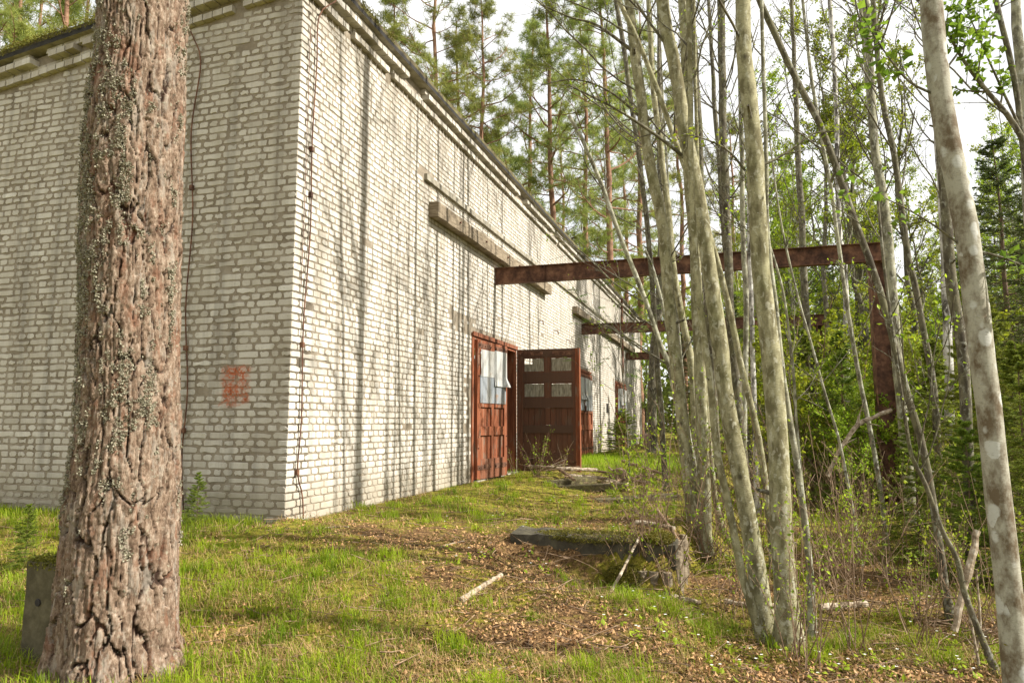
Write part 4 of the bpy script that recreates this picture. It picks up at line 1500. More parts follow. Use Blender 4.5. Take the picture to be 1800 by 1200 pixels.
# ------------------------------------------------------------------ traced trunks of the clump and the right side
def traced(name, label, cat, px, w0, w1, bark, y=None, H=10.0, lean=0.0, nb=16, tmin=0.35, blen=2.2, leaf_n=500, leaf_size=0.035, seed=1, group=None, leafm=None, twigs=5, subs=3, foot=True, lmin=0.0022, rcap=0.014, limbs=()):
    """px: pixel polyline from foot to top"""
    if y is None:
        b = G(*px[0]); y = b[1]
    pts = []
    for (u, v) in px:
        d = ray(u, v); zt = O + d * (y / d[1])
        yy = y + lean * max(zt[2], 0)
        p = O + d * (yy / d[1])
        pts.append(p)
    pts = np.array(pts)
    g0 = float(ground_z(pts[0][0], pts[0][1]))
    if pts[0][2] > g0 - 0.02:                       # carry the foot down into the soil
        dv = pts[0] - pts[1]; dv = dv / abs(dv[2])
        ex = pts[0] + dv * (pts[0][2] - g0 + 0.06)
        pts = np.vstack([ex, pts])
    m0 = np.linalg.norm(pts[-1] - pts[0])
    cz = lambda p: (p - O)[1] * math.cos(PITCH) + (p - O)[2] * math.sin(PITCH)
    r_a = 0.87 * w0 / 2 * cz(pts[0]) / FPX; r_b = 0.87 * w1 / 2 * cz(pts[-1]) / FPX
    nvis = len(pts)
    d = pts[-1] - pts[-2]; d /= np.linalg.norm(d)
    p = pts[-1].copy(); ext = []
    while p[2] < H and len(ext) < 12:
        d = d * 0.8 + Z * 0.2; d /= np.linalg.norm(d)
        p = p + d * max((H - pts[-1][2]) / 5, 0.3); ext.append(p.copy())
    allp = np.vstack([pts] + ([np.array(ext)] if ext else []))
    k = 46
    P = smooth_poly(allp, k)
    dist = np.concatenate([[0], np.cumsum(np.linalg.norm(np.diff(P, axis=0), axis=1))])
    rv = np.random.RandomState(seed * 13 + 5)
    P = P + np.stack([vnoise(dist * 2.2, np.zeros(k), seed) - 0.5, vnoise(dist * 2.2, np.ones(k) * 5, seed + 3) - 0.5, np.zeros(k)], -1) * r_a * 0.30
    if ext:
        rads = np.interp(dist, [0, m0, dist[-1]], [r_a, r_b, 0.008])
    else:
        rads = np.interp(dist, [0, dist[-1]], [r_a, r_b])
    if foot: rads = rads * (1 + 0.75 * np.exp(-dist / 0.13))
    rads = rads * (1 + 0.05 * (vnoise(dist * 5, np.zeros(k), seed + 8) - 0.5) * 2)
    tm, bm, lm = decid(seed, P, rads, nb, tmin, blen, leaf_n, leaf_size, twigs, subs, minr=lmin, rcap=rcap)
    for li, (lpx, lw, lleaf, lsz) in enumerate(limbs):
        rg = np.random.RandomState(seed * 31 + li)
        ly = y + rg.uniform(-0.25, 0.05)
        Lp = smooth_poly(np.array([aty(u, v, y + (ly - y) * i_ / len(lpx)) for i_, (u, v) in enumerate(lpx)]), 14)
        lr = np.linspace(lw / 2 * y / FPX, lw / 6 * y / FPX, 14)
        V, F = tubes(Lp, lr, 6); bm.add(V, F)
        lb_ = np.linalg.norm(Lp[-1] - Lp[0])
        c1, s1_, q1 = branch_out(rg, Lp[None], lr[None], 9, 0.25, 1.0, (0.4, 1.0), 0.35, 5, 0.12, 0.02, 4, 0.6, np.array([lb_]))
        s1_ = np.maximum(s1_, 0.0012); V, F = tubes(c1, s1_, 4); bm.add(V, F)
        ap = np.concatenate([c1[:, 2:].reshape(-1, 3), Lp[7:]])
        Pl = ap[rg.randint(0, len(ap), lleaf)] + rg.normal(0, 0.025, (lleaf, 3))
        V, F = leaves(rg, Pl, lsz, up=0.5, aspect=0.8); lm.add(V, F, np.repeat(rg.rand(lleaf), 4))
    # short dead stubs along the stem
    nst = 7
    ti = rv.randint(4, k - 8, nst)
    ang_ = rv.uniform(0, 2 * math.pi, nst)
    dd_ = np.stack([np.cos(ang_), np.sin(ang_), rv.uniform(0.1, 0.7, nst)], -1)
    S0 = P[ti] + dd_ * rads[ti][:, None] * 0.6
    sl_ = rv.uniform(0.3, 1.6, (nst, 1)) * rads[ti][:, None] + rads[ti][:, None] * 0.6
    V, F = tubes(np.stack([S0, S0 + dd_ * sl_ * 0.5, S0 + dd_ * sl_], 1), np.stack([rads[ti] * 0.30, rads[ti] * 0.22, rads[ti] * 0.15], 1), 6, True)
    bm.add(V, F)
    o = thing(name, pts[0], label, cat, group)
    tm.build('trunk', bark, o, smooth=True)
    if foot and y < 9.5 and pts[0][2] < g0 + 0.05:
        nm_ = 420; am = rv.uniform(0, 2 * math.pi, nm_); hm_ = rv.gamma(1.2, 0.06, nm_)
        cp = np.stack([np.interp(hm_, dist, P[:, i]) for i in range(3)], -1); rm_ = np.interp(hm_, dist, rads) * 1.0
        V, F = leaves(rv, cp + np.stack([np.cos(am) * rm_, np.sin(am) * rm_, np.zeros(nm_)], -1), 0.02, up=0.1, aspect=0.4)
        MB().add(V, F, np.repeat(rv.rand(nm_), 4)).build('foot_moss', MOSS, o, kind='stuff')
    if nb: bm.build('branches', BARK_C, o, smooth=True, kind='stuff')
    if leaf_n: lm.build('leaves', leafm or LEAF_S, o, kind='stuff')
    return o


GR = 'slender alders leaning together beside the wall'
CL_ = [
    ('thick smooth trunk at the left edge of the leaning clump', [(1229, 935), (1217, 892), (1196, 712), (1183, 608), (1167, 417), (1142, 292), (1125, 167), (1106, 0)], 27, 19, BARK_A, dict(seed=11, limbs=[([(1112, 90), (1050, 45), (1000, 30), (950, 8)], 7, 50, 0.03), ([(1130, 210), (1070, 160), (1010, 140), (950, 150)], 5, 50, 0.03)])),
    ('upright trunk rising second from the left of the clump, foot in dead twigs', [(1238, 965), (1240, 892), (1233, 733), (1225, 567), (1221, 450), (1210, 300), (1204, 125), (1198, 0)], 26, 16, BARK_A, dict(seed=12)),
    ('strong trunk leaning far to the left across the middle of the clump', [(1347, 1108), (1342, 1090), (1325, 960), (1300, 817), (1277, 690), (1262, 583), (1250, 500), (1229, 354), (1204, 229), (1183, 104), (1165, 0)], 38, 25, BARK_A, dict(seed=13, limbs=[([(1203, 277), (1170, 250), (1120, 215), (1080, 190), (1040, 170), (1000, 150)], 7, 60, 0.03)])),
    ('thickest straight trunk of the clump, with several small shoots at its foot', [(1388, 1135), (1375, 960), (1369, 850), (1361, 700), (1352, 600), (1342, 500), (1333, 375), (1321, 250), (1310, 125), (1306, 0)], 47, 29, BARK_A, dict(seed=14, limbs=[([(1310, 300), (1280, 265), (1240, 245), (1200, 235)], 5, 40, 0.03), ([(1322, 300), (1380, 270), (1430, 235), (1470, 232)], 6, 50, 0.03)])),
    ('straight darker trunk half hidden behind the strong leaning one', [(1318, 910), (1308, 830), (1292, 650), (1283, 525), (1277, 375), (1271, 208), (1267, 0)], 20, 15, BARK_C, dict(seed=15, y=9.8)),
    ('thin grey trunk standing between the leaning and the straight thick trunks', [(1308, 880), (1308, 800), (1310, 650), (1312, 525), (1306, 400), (1304, 250), (1298, 60)], 13, 9, BARK_B, dict(seed=16, y=10.4)),
    ('white barked birch stem glimpsed between the thick trunks', [(1330, 860), (1327, 760), (1319, 500), (1316, 330)], 12, 8, BARK_W, dict(seed=17, y=12.0, H=11)),
    ('slim dark trunk crossing the top left of the clump', [(1160, 700), (1140, 420), (1110, 180), (1083, 0)], 12, 9, BARK_C, dict(seed=18, y=11.5)),
    ('slightly curved trunk with a swollen knee behind the left trunks', [(1232, 905), (1225, 815), (1217, 650), (1200, 567), (1185, 483), (1175, 375), (1160, 250), (1146, 125), (1140, 0)], 17, 10, BARK_A, dict(seed=19, y=9.3)),
    ('long thin trunk sweeping from the foot of the straight trunk up to the upper left', [(1352, 905), (1346, 850), (1329, 754), (1308, 667), (1287, 567), (1267, 483), (1240, 390), (1212, 317), (1187, 250), (1167, 187), (1142, 125), (1117, 62), (1087, 0)], 15, 9, BARK_A, dict(seed=20, y=7.4, nb=12)),
    ('thin pale stem leaning strongly left in front of the steel beam', [(1213, 850), (1180, 660), (1162, 608), (1137, 533), (1108, 462), (1083, 396), (1058, 325), (1025, 250), (1000, 204)], 12, 8, BARK_B, dict(seed=21, y=9.0, H=4.9, nb=9, tmin=0.3)),
    ('thin trunk touching the ground just left of the strong leaning trunk', [(1343, 1128), (1308, 1025), (1283, 900), (1258, 775), (1246, 650), (1233, 567), (1222, 430), (1215, 300), (1212, 100)], 17, 10, BARK_A, dict(seed=22)),
    ('slim trunk right of the thickest one with a dead snag at knee height', [(1426, 1125), (1427, 1046), (1417, 933), (1400, 808), (1375, 650), (1362, 520), (1350, 420), (1346, 260)], 16, 8, BARK_B, dict(seed=23)),
    ('pole-thin sapling stem rising right of the clump with forked twigs', [(1412, 880), (1400, 750), (1396, 670), (1387, 587), (1375, 504), (1350, 420), (1340, 380)], 8, 4, BARK_B, dict(seed=24, y=5.8, H=3.0, nb=9, tmin=0.3, blen=1.0, leaf_n=160)),
    ('short pale stem ending in a broken top in front of the beam', [(1190, 660), (1170, 560), (1150, 480), (1134, 440)], 9, 6, BARK_B, dict(seed=25, y=8.6, H=0.1, nb=3, tmin=0.5, blen=0.5, leaf_n=20)),
    ('thin pale stem at the back left of the clump foot', [(1235, 880), (1222, 820), (1208, 740), (1198, 640)], 8, 6, BARK_B, dict(seed=26, y=9.6, H=6, nb=8)),
    ('slanting stem hidden low behind the left pair of trunks', [(1270, 935), (1255, 860), (1245, 760), (1236, 640), (1230, 520), (1226, 300)], 12, 8, BARK_A, dict(seed=27, y=8.6)),
    ('dark straight trunk just left of the straight darker one', [(1262, 820), (1252, 640), (1240, 480), (1232, 300), (1225, 150), (1215, 0)], 16, 12, BARK_C, dict(seed=28, y=11.0)),
]
RT = [
    ('white birch stem standing alone between the clump and the steel column', [(1492, 800), (1488, 650), (1485, 462), (1475, 400), (1469, 167), (1458, 0)], 13, 8, BARK_W, dict(seed=31, y=15)),
    ('straight grey trunk directly right of the steel column', [(1603, 895), (1579, 650), (1567, 500), (1556, 375), (1537, 250), (1529, 125), (1521, 0)], 22, 15, BARK_B, dict(seed=32, y=10.2)),
    ('thin twin stem pressed against the grey trunk by the column', [(1595, 890), (1572, 600), (1550, 375), (1530, 200), (1512, 0)], 10, 7, BARK_B, dict(seed=33, y=10.6)),
    ('long bent stem crossing diagonally in front of the steel column', [(1673, 1090), (1663, 1050), (1646, 920), (1625, 796), (1600, 712), (1579, 633), (1554, 537), (1525, 450), (1504, 396), (1483, 333), (1454, 250), (1433, 200), (1400, 142), (1372, 80), (1335, 0)], 15, 12, BARK_C, dict(seed=34, nb=15, tmin=0.4)),
    ('dark winding trunk between the steel column and the spotted trunk', [(1655, 880), (1642, 692), (1625, 590), (1608, 500), (1596, 450), (1583, 354), (1567, 250), (1550, 167), (1540, 60)], 14, 10, BARK_C, dict(seed=35, y=9.0)),
    ('large pale spotted trunk at the right edge in the foreground', [(1800, 1290), (1790, 1200), (1775, 1040), (1760, 900), (1745, 754), (1730, 650), (1717, 525), (1706, 440), (1690, 350), (1672, 270), (1657, 190), (1646, 104), (1635, 0)], 50, 42, BARK_S, dict(seed=36, y=3.7, nb=14, tmin=0.36, blen=1.3, leafm=LEAF_M, leaf_n=900, leaf_size=0.06, H=9, rcap=0.009, limbs=[([(1640, 165), (1600, 145), (1565, 105), (1535, 60), (1510, 20)], 5, 110, 0.05), ([(1712, 440), (1760, 452), (1830, 480)], 5, 40, 0.045), ([(1700, 440), (1640, 395), (1570, 355), (1490, 322)], 4, 60, 0.04)])),
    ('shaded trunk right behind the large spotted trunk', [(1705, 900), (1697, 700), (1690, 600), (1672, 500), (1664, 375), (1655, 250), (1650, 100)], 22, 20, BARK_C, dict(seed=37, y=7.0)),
    ('pale birch trunk seen left of the large spotted trunk', [(1672, 850), (1667, 650), (1660, 440), (1652, 300)], 19, 15, BARK_W, dict(seed=38, y=11)),
    ('slender tree leaning in from the top right corner', [(1830, 520), (1797, 250), (1780, 125), (1750, 0)], 16, 10, BARK_C, dict(seed=39, y=6.5, leafm=LEAF_M, leaf_n=900, leaf_size=0.055, limbs=[([(1815, 275), (1775, 208), (1733, 158), (1692, 104), (1660, 46)], 12, 260, 0.075), ([(1800, 240), (1765, 165), (1740, 110), (1700, 20)], 6, 160, 0.07)])),
    ('grey trunk cut by the right edge of the photo near the top', [(1812, 420), (1800, 200), (1785, 0)], 24, 17, BARK_B, dict(seed=40, y=7.5)),
    ('thin pale pole between the birch and the steel column', [(1552, 900), (1550, 880), (1533, 775), (1508, 650), (1487, 525), (1470, 400), (1462, 333), (1442, 230), (1425, 125), (1415, 40)], 10, 6, BARK_B, dict(seed=41, y=8.6, nb=12, blen=1.6)),
    ('very thin stem leaning left of the lone birch', [(1500, 905), (1496, 880), (1475, 775), (1450, 692), (1425, 600), (1400, 512), (1385, 450)], 7, 4, BARK_B, dict(seed=42, y=7.6, H=4.2, nb=10, tmin=0.3, blen=1.2, leaf_n=220)),
    ('smooth bent sapling running down beside the broken white stick', [(1757, 1200), (1750, 1180), (1717, 1100), (1693, 1033), (1683, 983), (1657, 933), (1627, 850), (1603, 800), (1592, 740)], 13, 7, BARK_C, dict(seed=43, y=4.6, H=2.2, nb=8, tmin=0.35, blen=1.1, leaf_n=200)),
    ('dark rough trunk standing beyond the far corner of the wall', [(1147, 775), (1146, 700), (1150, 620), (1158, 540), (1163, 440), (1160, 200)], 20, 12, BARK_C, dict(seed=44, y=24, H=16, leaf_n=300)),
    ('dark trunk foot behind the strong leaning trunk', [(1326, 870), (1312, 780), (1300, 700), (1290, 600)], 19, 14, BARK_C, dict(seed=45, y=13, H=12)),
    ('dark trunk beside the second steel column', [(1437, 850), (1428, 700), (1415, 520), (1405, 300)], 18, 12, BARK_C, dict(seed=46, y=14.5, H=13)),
]
for lb, px, w0, w1, bk, kw in CL_:
    k_ = dict(H=10.5, nb=12, tmin=0.36, blen=2.2, leaf_n=260, twigs=6, rcap=0.010, leaf_size=0.03); k_.update(kw)
    traced('alder_tree', lb, 'tree', px, w0, w1, bk, group=GR, **k_)
for lb, px, w0, w1, bk, kw in RT:
    k_ = dict(H=11, nb=17, tmin=0.33, blen=2.5, leaf_n=420, twigs=6, subs=3, rcap=0.011, leaf_size=0.03); k_.update(kw)
    nm = {'birch_bark': 'birch_tree', 'spotted_maple_bark': 'maple_tree'}.get(bk.name, 'young_tree')
    traced(nm, lb, 'tree', px, w0, w1, bk, group='young trees standing among the steel columns', **k_)

# ------------------------------------------------------------------ background woods
def put(proto, used, x, y, rot, sc, label, group, sink=0.05):
    o = proto if not used else copy_tree(proto)
    o.location = (x, y, float(ground_z(x, y)) - sink)
    o.rotation_euler = (0, 0, rot); o.scale = (sc,) * 3
    o['label'] = label
    if group: o['group'] = group
    return o


rb = np.random.RandomState(77)
pines = []
for i, (H, c0, sp) in enumerate(((17, 0.28, 1.7), (18, 0.38, 2.0), (16, 0.22, 1.5))):
    t_, b_, l_ = make_pine(200 + i, H, c0, sp, 0.13, 1000, 26)
    pines.append([assemble('pine_tree', (0, 0, 0), 'x', 'tree', None, [('trunk', t_, PINEUP, True, None), ('branches', b_, PINEUP, False, 'stuff'), ('foliage', l_, NEEDLE_P, False, 'stuff')]), False])
# (u, v of the tip, distance, prototype, label)
pl_ = [(682, -6, 44, 0, 'small topped pine just above the mossy roof edge, leftmost over the roof'),
       (757, -120, 43, 1, 'tall open pine with a bare straight trunk above the roof'),
       (815, 35, 47, 2, 'shorter pine squeezed between two taller pines over the roof'),
       (860, -20, 42, 1, 'bushy pine with a reddish trunk above the middle of the roof'),
       (925, 30, 50, 0, 'pine partly behind the bushy reddish one'),
       (975, -40, 46, 2, 'pine seen behind hanging alder twigs left of the clump'),
       (1035, 10, 45, 1, 'reddish pine just above the far end of the roof'),
       (1068, -60, 41, 0, 'reddish pine over the far door, nearest to the beam'),
       (1110, 20, 52, 2, 'pine behind the top left of the alder clump'),
       (18, -160, 24, 1, 'red trunked pine at the very top left corner'),
       (118, -200, 25, 2, 'pine with bent bare boughs above the gable wall'),
       (60, -140, 30, 0, 'pine filling the gap between two trunks at top left')]
for (u, v, y, pi, lb) in pl_:
    top = aty(u, v, y); gz = float(ground_z(top[0], top[1])); H = (17, 18, 16)[pi]
    put(pines[pi][0], pines[pi][1], top[0], top[1], rb.uniform(0, 6), (top[2] - gz) / H, lb, 'pines standing behind the garage')
    pines[pi][1] = True
ORD0 = 'first second third fourth fifth sixth seventh eighth ninth'.split()
for i in range(9):
    u = (880, 990, 1090, 1190, 1290)[i] if i < 5 else (-50, 5, 75, 150)[i - 5]; y = rb.uniform(60, 80) if i < 5 else rb.uniform(30, 42); pi = i % 3
    top = aty(u, rb.uniform(120, 230) if u > 500 else -100, y); gz = float(ground_z(top[0], top[1]))
    put(pines[pi][0], True, top[0], top[1], rb.uniform(0, 6), (top[2] - gz) / (17, 18, 16)[pi], ('far pine deep behind the garage, ' + ORD0[i] + ' tree of the back row'), 'far pines behind the garage')

# bent bare boughs of the gable pine
rq = np.random.RandomState(4)
# thin deciduous background trees
asp = []
for i in range(4):
    rr2 = np.random.RandomState(300 + i)
    H = 11.0
    z = np.linspace(0, H, 24)
    tr = np.stack([np.cumsum(rr2.normal(0, 0.05, 24)), np.cumsum(rr2.normal(0, 0.05, 24)), z], -1)
    t_, b_, l_ = decid(310 + i, tr, np.interp(z, [0, H], [0.085, 0.01]), 36, 0.12, 2.3, 7000, 0.072, 6, 4, minr=0.004)
    asp.append([assemble('young_tree', (0, 0, 0), 'x', 'tree', None, [('trunk', t_, BARK_B if i % 2 else BARK_C, True, None), ('branches', b_, BARK_C, False, 'stuff'), ('leaves', l_, LEAF_S, False, 'stuff')]), False])
bgl = []
for i in range(60):
    u = rb.uniform(1120, 1850); y = rb.uniform(19, 46)
    x = (u - 900) / FPX * y
    s_, n_ = (np.array([x, y]) - C0[:2]) @ R[:2], (np.array([x, y]) - C0[:2]) @ N[:2]
    if n_ < 5.0 and s_ < 31: x += 5
    ai = i % 4
    bgl.append((x / y * FPX + 900, y, put(asp[ai][0], asp[ai][1], x, y, rb.uniform(0, 6), rb.uniform(0.75, 1.25), 'x', 'background saplings in the wood')))
    asp[ai][1] = True

# shrubs
shr = []
for i in range(3):
    rr2 = np.random.RandomState(400 + i)
    n0 = 9
    P0 = np.stack([rr2.normal(0, 0.12, n0), rr2.normal(0, 0.12, n0), np.zeros(n0)], -1)
    D = rr2.normal(0, 0.35, (n0, 3)); D[:, 2] = 1; D /= np.linalg.norm(D, axis=1, keepdims=True)
    st = walk(rr2, P0, D, rr2.uniform(1.4, 2.6, n0), 8, 0.10, 0.02)
    ra = np.linspace(0.012, 0.004, 8)[None].repeat(n0, 0)
    bm = MB(); V, F = tubes(st, ra, 5); bm.add(V, F)
    b2, r2, l2 = branch_out(rr2, st, ra, 7, 0.2, 1, (0.4, 1.0), 0.35, 5, 0.14, 0.03, 4, 0.6, np.full(n0, 1.8))
    r2 = np.maximum(r2, 0.003); V, F = tubes(b2, r2, 4); bm.add(V, F)
    b3, r3, l3 = branch_out(rr2, b2, r2, 4, 0.2, 1, (0.4, 1.0), 0.45, 3, 0.14, 0.03, 3, 0.7, l2)
    r3 = np.maximum(r3, 0.002); V, F = tubes(b3, r3, 3); bm.add(V, F)
    allp = np.concatenate([b3.reshape(-1, 3), b2[:, 2:].reshape(-1, 3)])
    P = allp[rr2.randint(0, len(allp), 4600)] + rr2.normal(0, 0.03, (4600, 3))
    V, F = leaves(rr2, P, 0.052, up=0.3); lm = MB().add(V, F, np.repeat(rr2.rand(4600), 4))
    shr.append([assemble('shrub', (0, 0, 0), 'x', 'shrub', None, [('stems', bm, TWIGWOOD, False, 'stuff'), ('leaves', lm, LEAF_S, False, 'stuff')]), False])
shl = []
for i in range(95):
    u = rb.uniform(1130, 1850); y = rb.uniform(10.5, 40)
    x = (u - 900) / FPX * y
    s_, n_ = (np.array([x, y]) - C0[:2]) @ R[:2], (np.array([x, y]) - C0[:2]) @ N[:2]
    if n_ < 5.5 and s_ < 30: x += 4
    k = i % 3
    shl.append((x / y * FPX + 900, y, put(shr[k][0], shr[k][1], x, y, rb.uniform(0, 6), rb.uniform(0.7, 1.7), 'x', 'undergrowth shrubs')))
    shr[k][1] = True

ORD = 'first second third fourth fifth sixth seventh eighth ninth tenth eleventh twelfth thirteenth fourteenth fifteenth sixteenth seventeenth eighteenth nineteenth twentieth'.split()
ZN = ((1300, 'behind the left half of the alder clump'), (1430, 'behind the right half of the alder clump'), (1545, 'between the clump and the nearest steel column'),
      (1700, 'between the steel column and the spotted trunk'), (9999, 'right of the spotted trunk'))


def label_zone(lst, what):
    bins = {}
    for u, y, o in lst:
        z = next(t_ for lim, t_ in ZN if u < lim)
        d = 'near' if y < 22 else 'far'
        bins.setdefault((z, d), []).append((u, o))
    for (z, d), v in bins.items():
        v.sort(key=lambda q: q[0])
        for i, (u, o) in enumerate(v):
            o['label'] = '%s %s from the left, %s, %s' % (what, 'leftmost' if False else ORD[min(i, 19)], z, 'nearer row' if d == 'near' else 'deep row')


label_zone(bgl, 'sparse sapling,')
label_zone(shl, 'leafing shrub,')
# spruces
spr = []
for i, (H, wd, wh, per, tw, nd, r0, nl, mt) in enumerate(((2.2, 0.75, 15, 7, 18, 26, 0.022, 0.036, NEEDLE_Y), (4.2, 1.25, 22, 8, 20, 26, 0.045, 0.045, NEEDLE_Y), (9.0, 2.1, 30, 8, 17, 18, 0.11, 0.06, NEEDLE_S))):
    t_, b_, l_ = make_spruce(500 + i, H, wd, wh, per, tw, nd, r0, nl)
    spr.append([assemble('spruce_tree', (0, 0, 0), 'x', 'tree', None, [('trunk', t_, SPRUCEBARK, True, None), ('branches', b_, SPRUCEBARK, False, 'stuff'), ('foliage', l_, mt, False, 'stuff')]), False, H])
sp_l = [(1097, 806, None, 0, 0.62, 'small bushy spruce growing against the wall before the farthest doorway'),
        (1640, 0, 9.2, 1, 0.62, 'young spruce between the steel column and the spotted trunk'),
        (1735, 0, 8.0, 1, 0.72, 'young spruce right behind the large spotted trunk'),
        (1790, 0, 6.6, 1, 0.55, 'young spruce at the right edge behind the spotted trunk foot'),
        (1600, 0, 7.8, 0, 0.75, 'low spruce left of the bent saplings'),
        (1690, 0, 6.8, 0, 0.72, 'low pale spruce beside the broken white stick'),
        (1480, 0, 12.5, 1, 0.75, 'young spruce behind the thin poles left of the column'),
        (1420, 0, 14.0, 1, 0.8, 'young spruce seen right of the thickest clump trunk'),
        (1780, 0, 13.5, 2, 0.80, 'tall dark spruce at the right edge'),
        (1720, 0, 17, 2, 0.72, 'dark spruce behind the spotted trunk'),
        (1850, 0, 11.0, 2, 0.62, 'dark spruce mostly cut off by the right edge'),
        (1560, 0, 19, 2, 0.62, 'dark spruce behind the steel column'),
        (1370, 0, 22, 2, 0.60, 'dark spruce behind the clump'),
        (1290, 0, 25, 2, 0.66, 'dark spruce far behind the middle of the clump'),
        (1200, 0, 30, 2, 0.66, 'dark spruce beyond the left trunks of the clump'),
        (1465, 0, 27, 2, 0.85, 'taller dark spruce deep in the wood left of the column'),
        (1630, 0, 25, 2, 0.8, 'taller dark spruce deep in the wood right of the column')]
for (u, v, y, k, sc_k, lb) in sp_l:
    if y is None: b = G(u, v); x, y = b[0], b[1]
    else: x = (u - 900) / FPX * y
    sp_o = put(spr[k][0], spr[k][1], x, y, rb.uniform(0, 6), sc_k, lb, 'spruces among the deciduous trees')
    if 'against the wall' in lb: sp_o.scale = (1.15, 1.15, 0.66)
    spr[k][1] = True
b = G(345, 925); put(spr[0][0], True, b[0], b[1], 1.0, 0.27, 'tiny spruce seedling peeping out right of the big pine', 'spruces among the deciduous trees')
b = G(43, 1000); put(spr[0][0], True, b[0], b[1], 2.0, 0.26, 'sparse tiny spruce left of the big pine behind the concrete post', 'spruces among the deciduous trees')

# far wall of foliage closing the view
rf_ = np.random.RandomState(55)
nF = 44000
yy = rf_.uniform(70, 95, nF); uu = rf_.uniform(-300, 2100, nF)
xx = (uu - 900) / FPX * yy
hz = rf_.rand(nF) ** 1.2 * (11 + 9 * fbm(uu / 90.0, yy / 40, 61)) * 1.0
P = np.stack([xx, yy, ground_z(xx, yy) * 0 + hz], -1)
V, F = leaves(rf_, P, 0.75, up=0.2, aspect=0.8)
dw = MB().add(V, F, np.repeat(np.clip(hz / 25 + rf_.rand(nF) * 0.5, 0, 1), 4))
tag(dw.build('distant_wood', LEAF_W, kind='stuff'), 'distant mass of mixed wood closing the view behind the trees', 'woodland')

# ------------------------------------------------------------------ rowan sapling
def pinnate(mb, rng, base, d, length, pairs=6):
    d = d / np.linalg.norm(d)
    side = np.cross(d, Z); side /= np.linalg.norm(side) + 1e-9
    pts = np.array([base + d * length * t + np.array([0, 0, -0.25 * length * t * t]) for t in np.linspace(0, 1, 5)])
    V, F = tubes(pts, np.linspace(0.0018, 0.0008, 5), 3); mb.add(V, F, 0.3)
    for i in range(1, pairs + 1):
        t = i / (pairs + 0.3)
        p = base + d * length * t + np.array([0, 0, -0.25 * length * t * t])
        for sg in (-1, 1):
            ld = side * sg * 0.9 + d * 0.45 + rng.normal(0, 0.08, 3); ld /= np.linalg.norm(ld)
            ln = length * 0.42 * (1 - abs(t - 0.5) * 0.6)
            w = np.cross(ld, Z); w /= np.linalg.norm(w) + 1e-9
            dr = np.array([0, 0, -0.3 * ln])
            V = [p, p + ld * ln * 0.45 + w * ln * 0.17 + dr * 0.3, p + ld * ln + dr, p + ld * ln * 0.45 - w * ln * 0.17 + dr * 0.3]
            mb.add(V, [np.array([[0, 1, 2], [0, 2, 3]])], rng.rand())
    return mb


b = G(1107, 862); ry = b[1]
stem = [b - Z * 0.03] + [aty(u, v, ry) for u, v in ((1106, 820), (1100, 732), (1096, 682), (1092, 620), (1090, 560), (1088, 520))]
rw_ = thing('rowan_sapling', b, 'thin rowan sapling with fresh feathery leaves in front of the far wall', 'sapling')
P = smooth_poly(stem, 20); V, F = tubes(P, np.linspace(0.014, 0.005, 20), 7)
MB().add(V, F).build('stem', BARK_C, rw_, smooth=True)
rr3 = np.random.RandomState(31); lm = MB(); bm = MB()
for (u, v) in ((1020, 505), (1040, 528), (1060, 500), (1015, 560), (1045, 560), (1075, 575), (1110, 545), (1130, 570), (1005, 640), (1050, 642), (1120, 645), (1100, 600), (1070, 610), (1128, 500), (1150, 540), (1108, 660), (1060, 545)):
    tip = aty(u, v, ry + rr3.uniform(-0.5, 0.5)); t = rr3.uniform(0.5, 0.98)
    root = P[int(t * 19)]
    br = walk(rr3, root[None], ((tip - root) / np.linalg.norm(tip - root))[None], np.array([np.linalg.norm(tip - root)]), 5, 0.05, 0.0)
    V, F = tubes(br, np.linspace(0.004, 0.002, 5)[None], 4); bm.add(V, F)
    for q_ in range(3):
        d = (br[0, -1] - br[0, -2]); d /= np.linalg.norm(d); d = d + rr3.normal(0, 0.6, 3); d[2] *= 0.5
        pinnate(lm, rr3, br[0, -1 - (q_ > 1)], d, rr3.uniform(0.14, 0.22))
bm.build('branches', BARK_C, rw_, kind='stuff'); lm.build('leaves', LEAF_R, rw_, kind='stuff')

# maple leaves sprays near the big spotted trunk are part of that tree; a few loose sprays of the corner tree follow its own branches

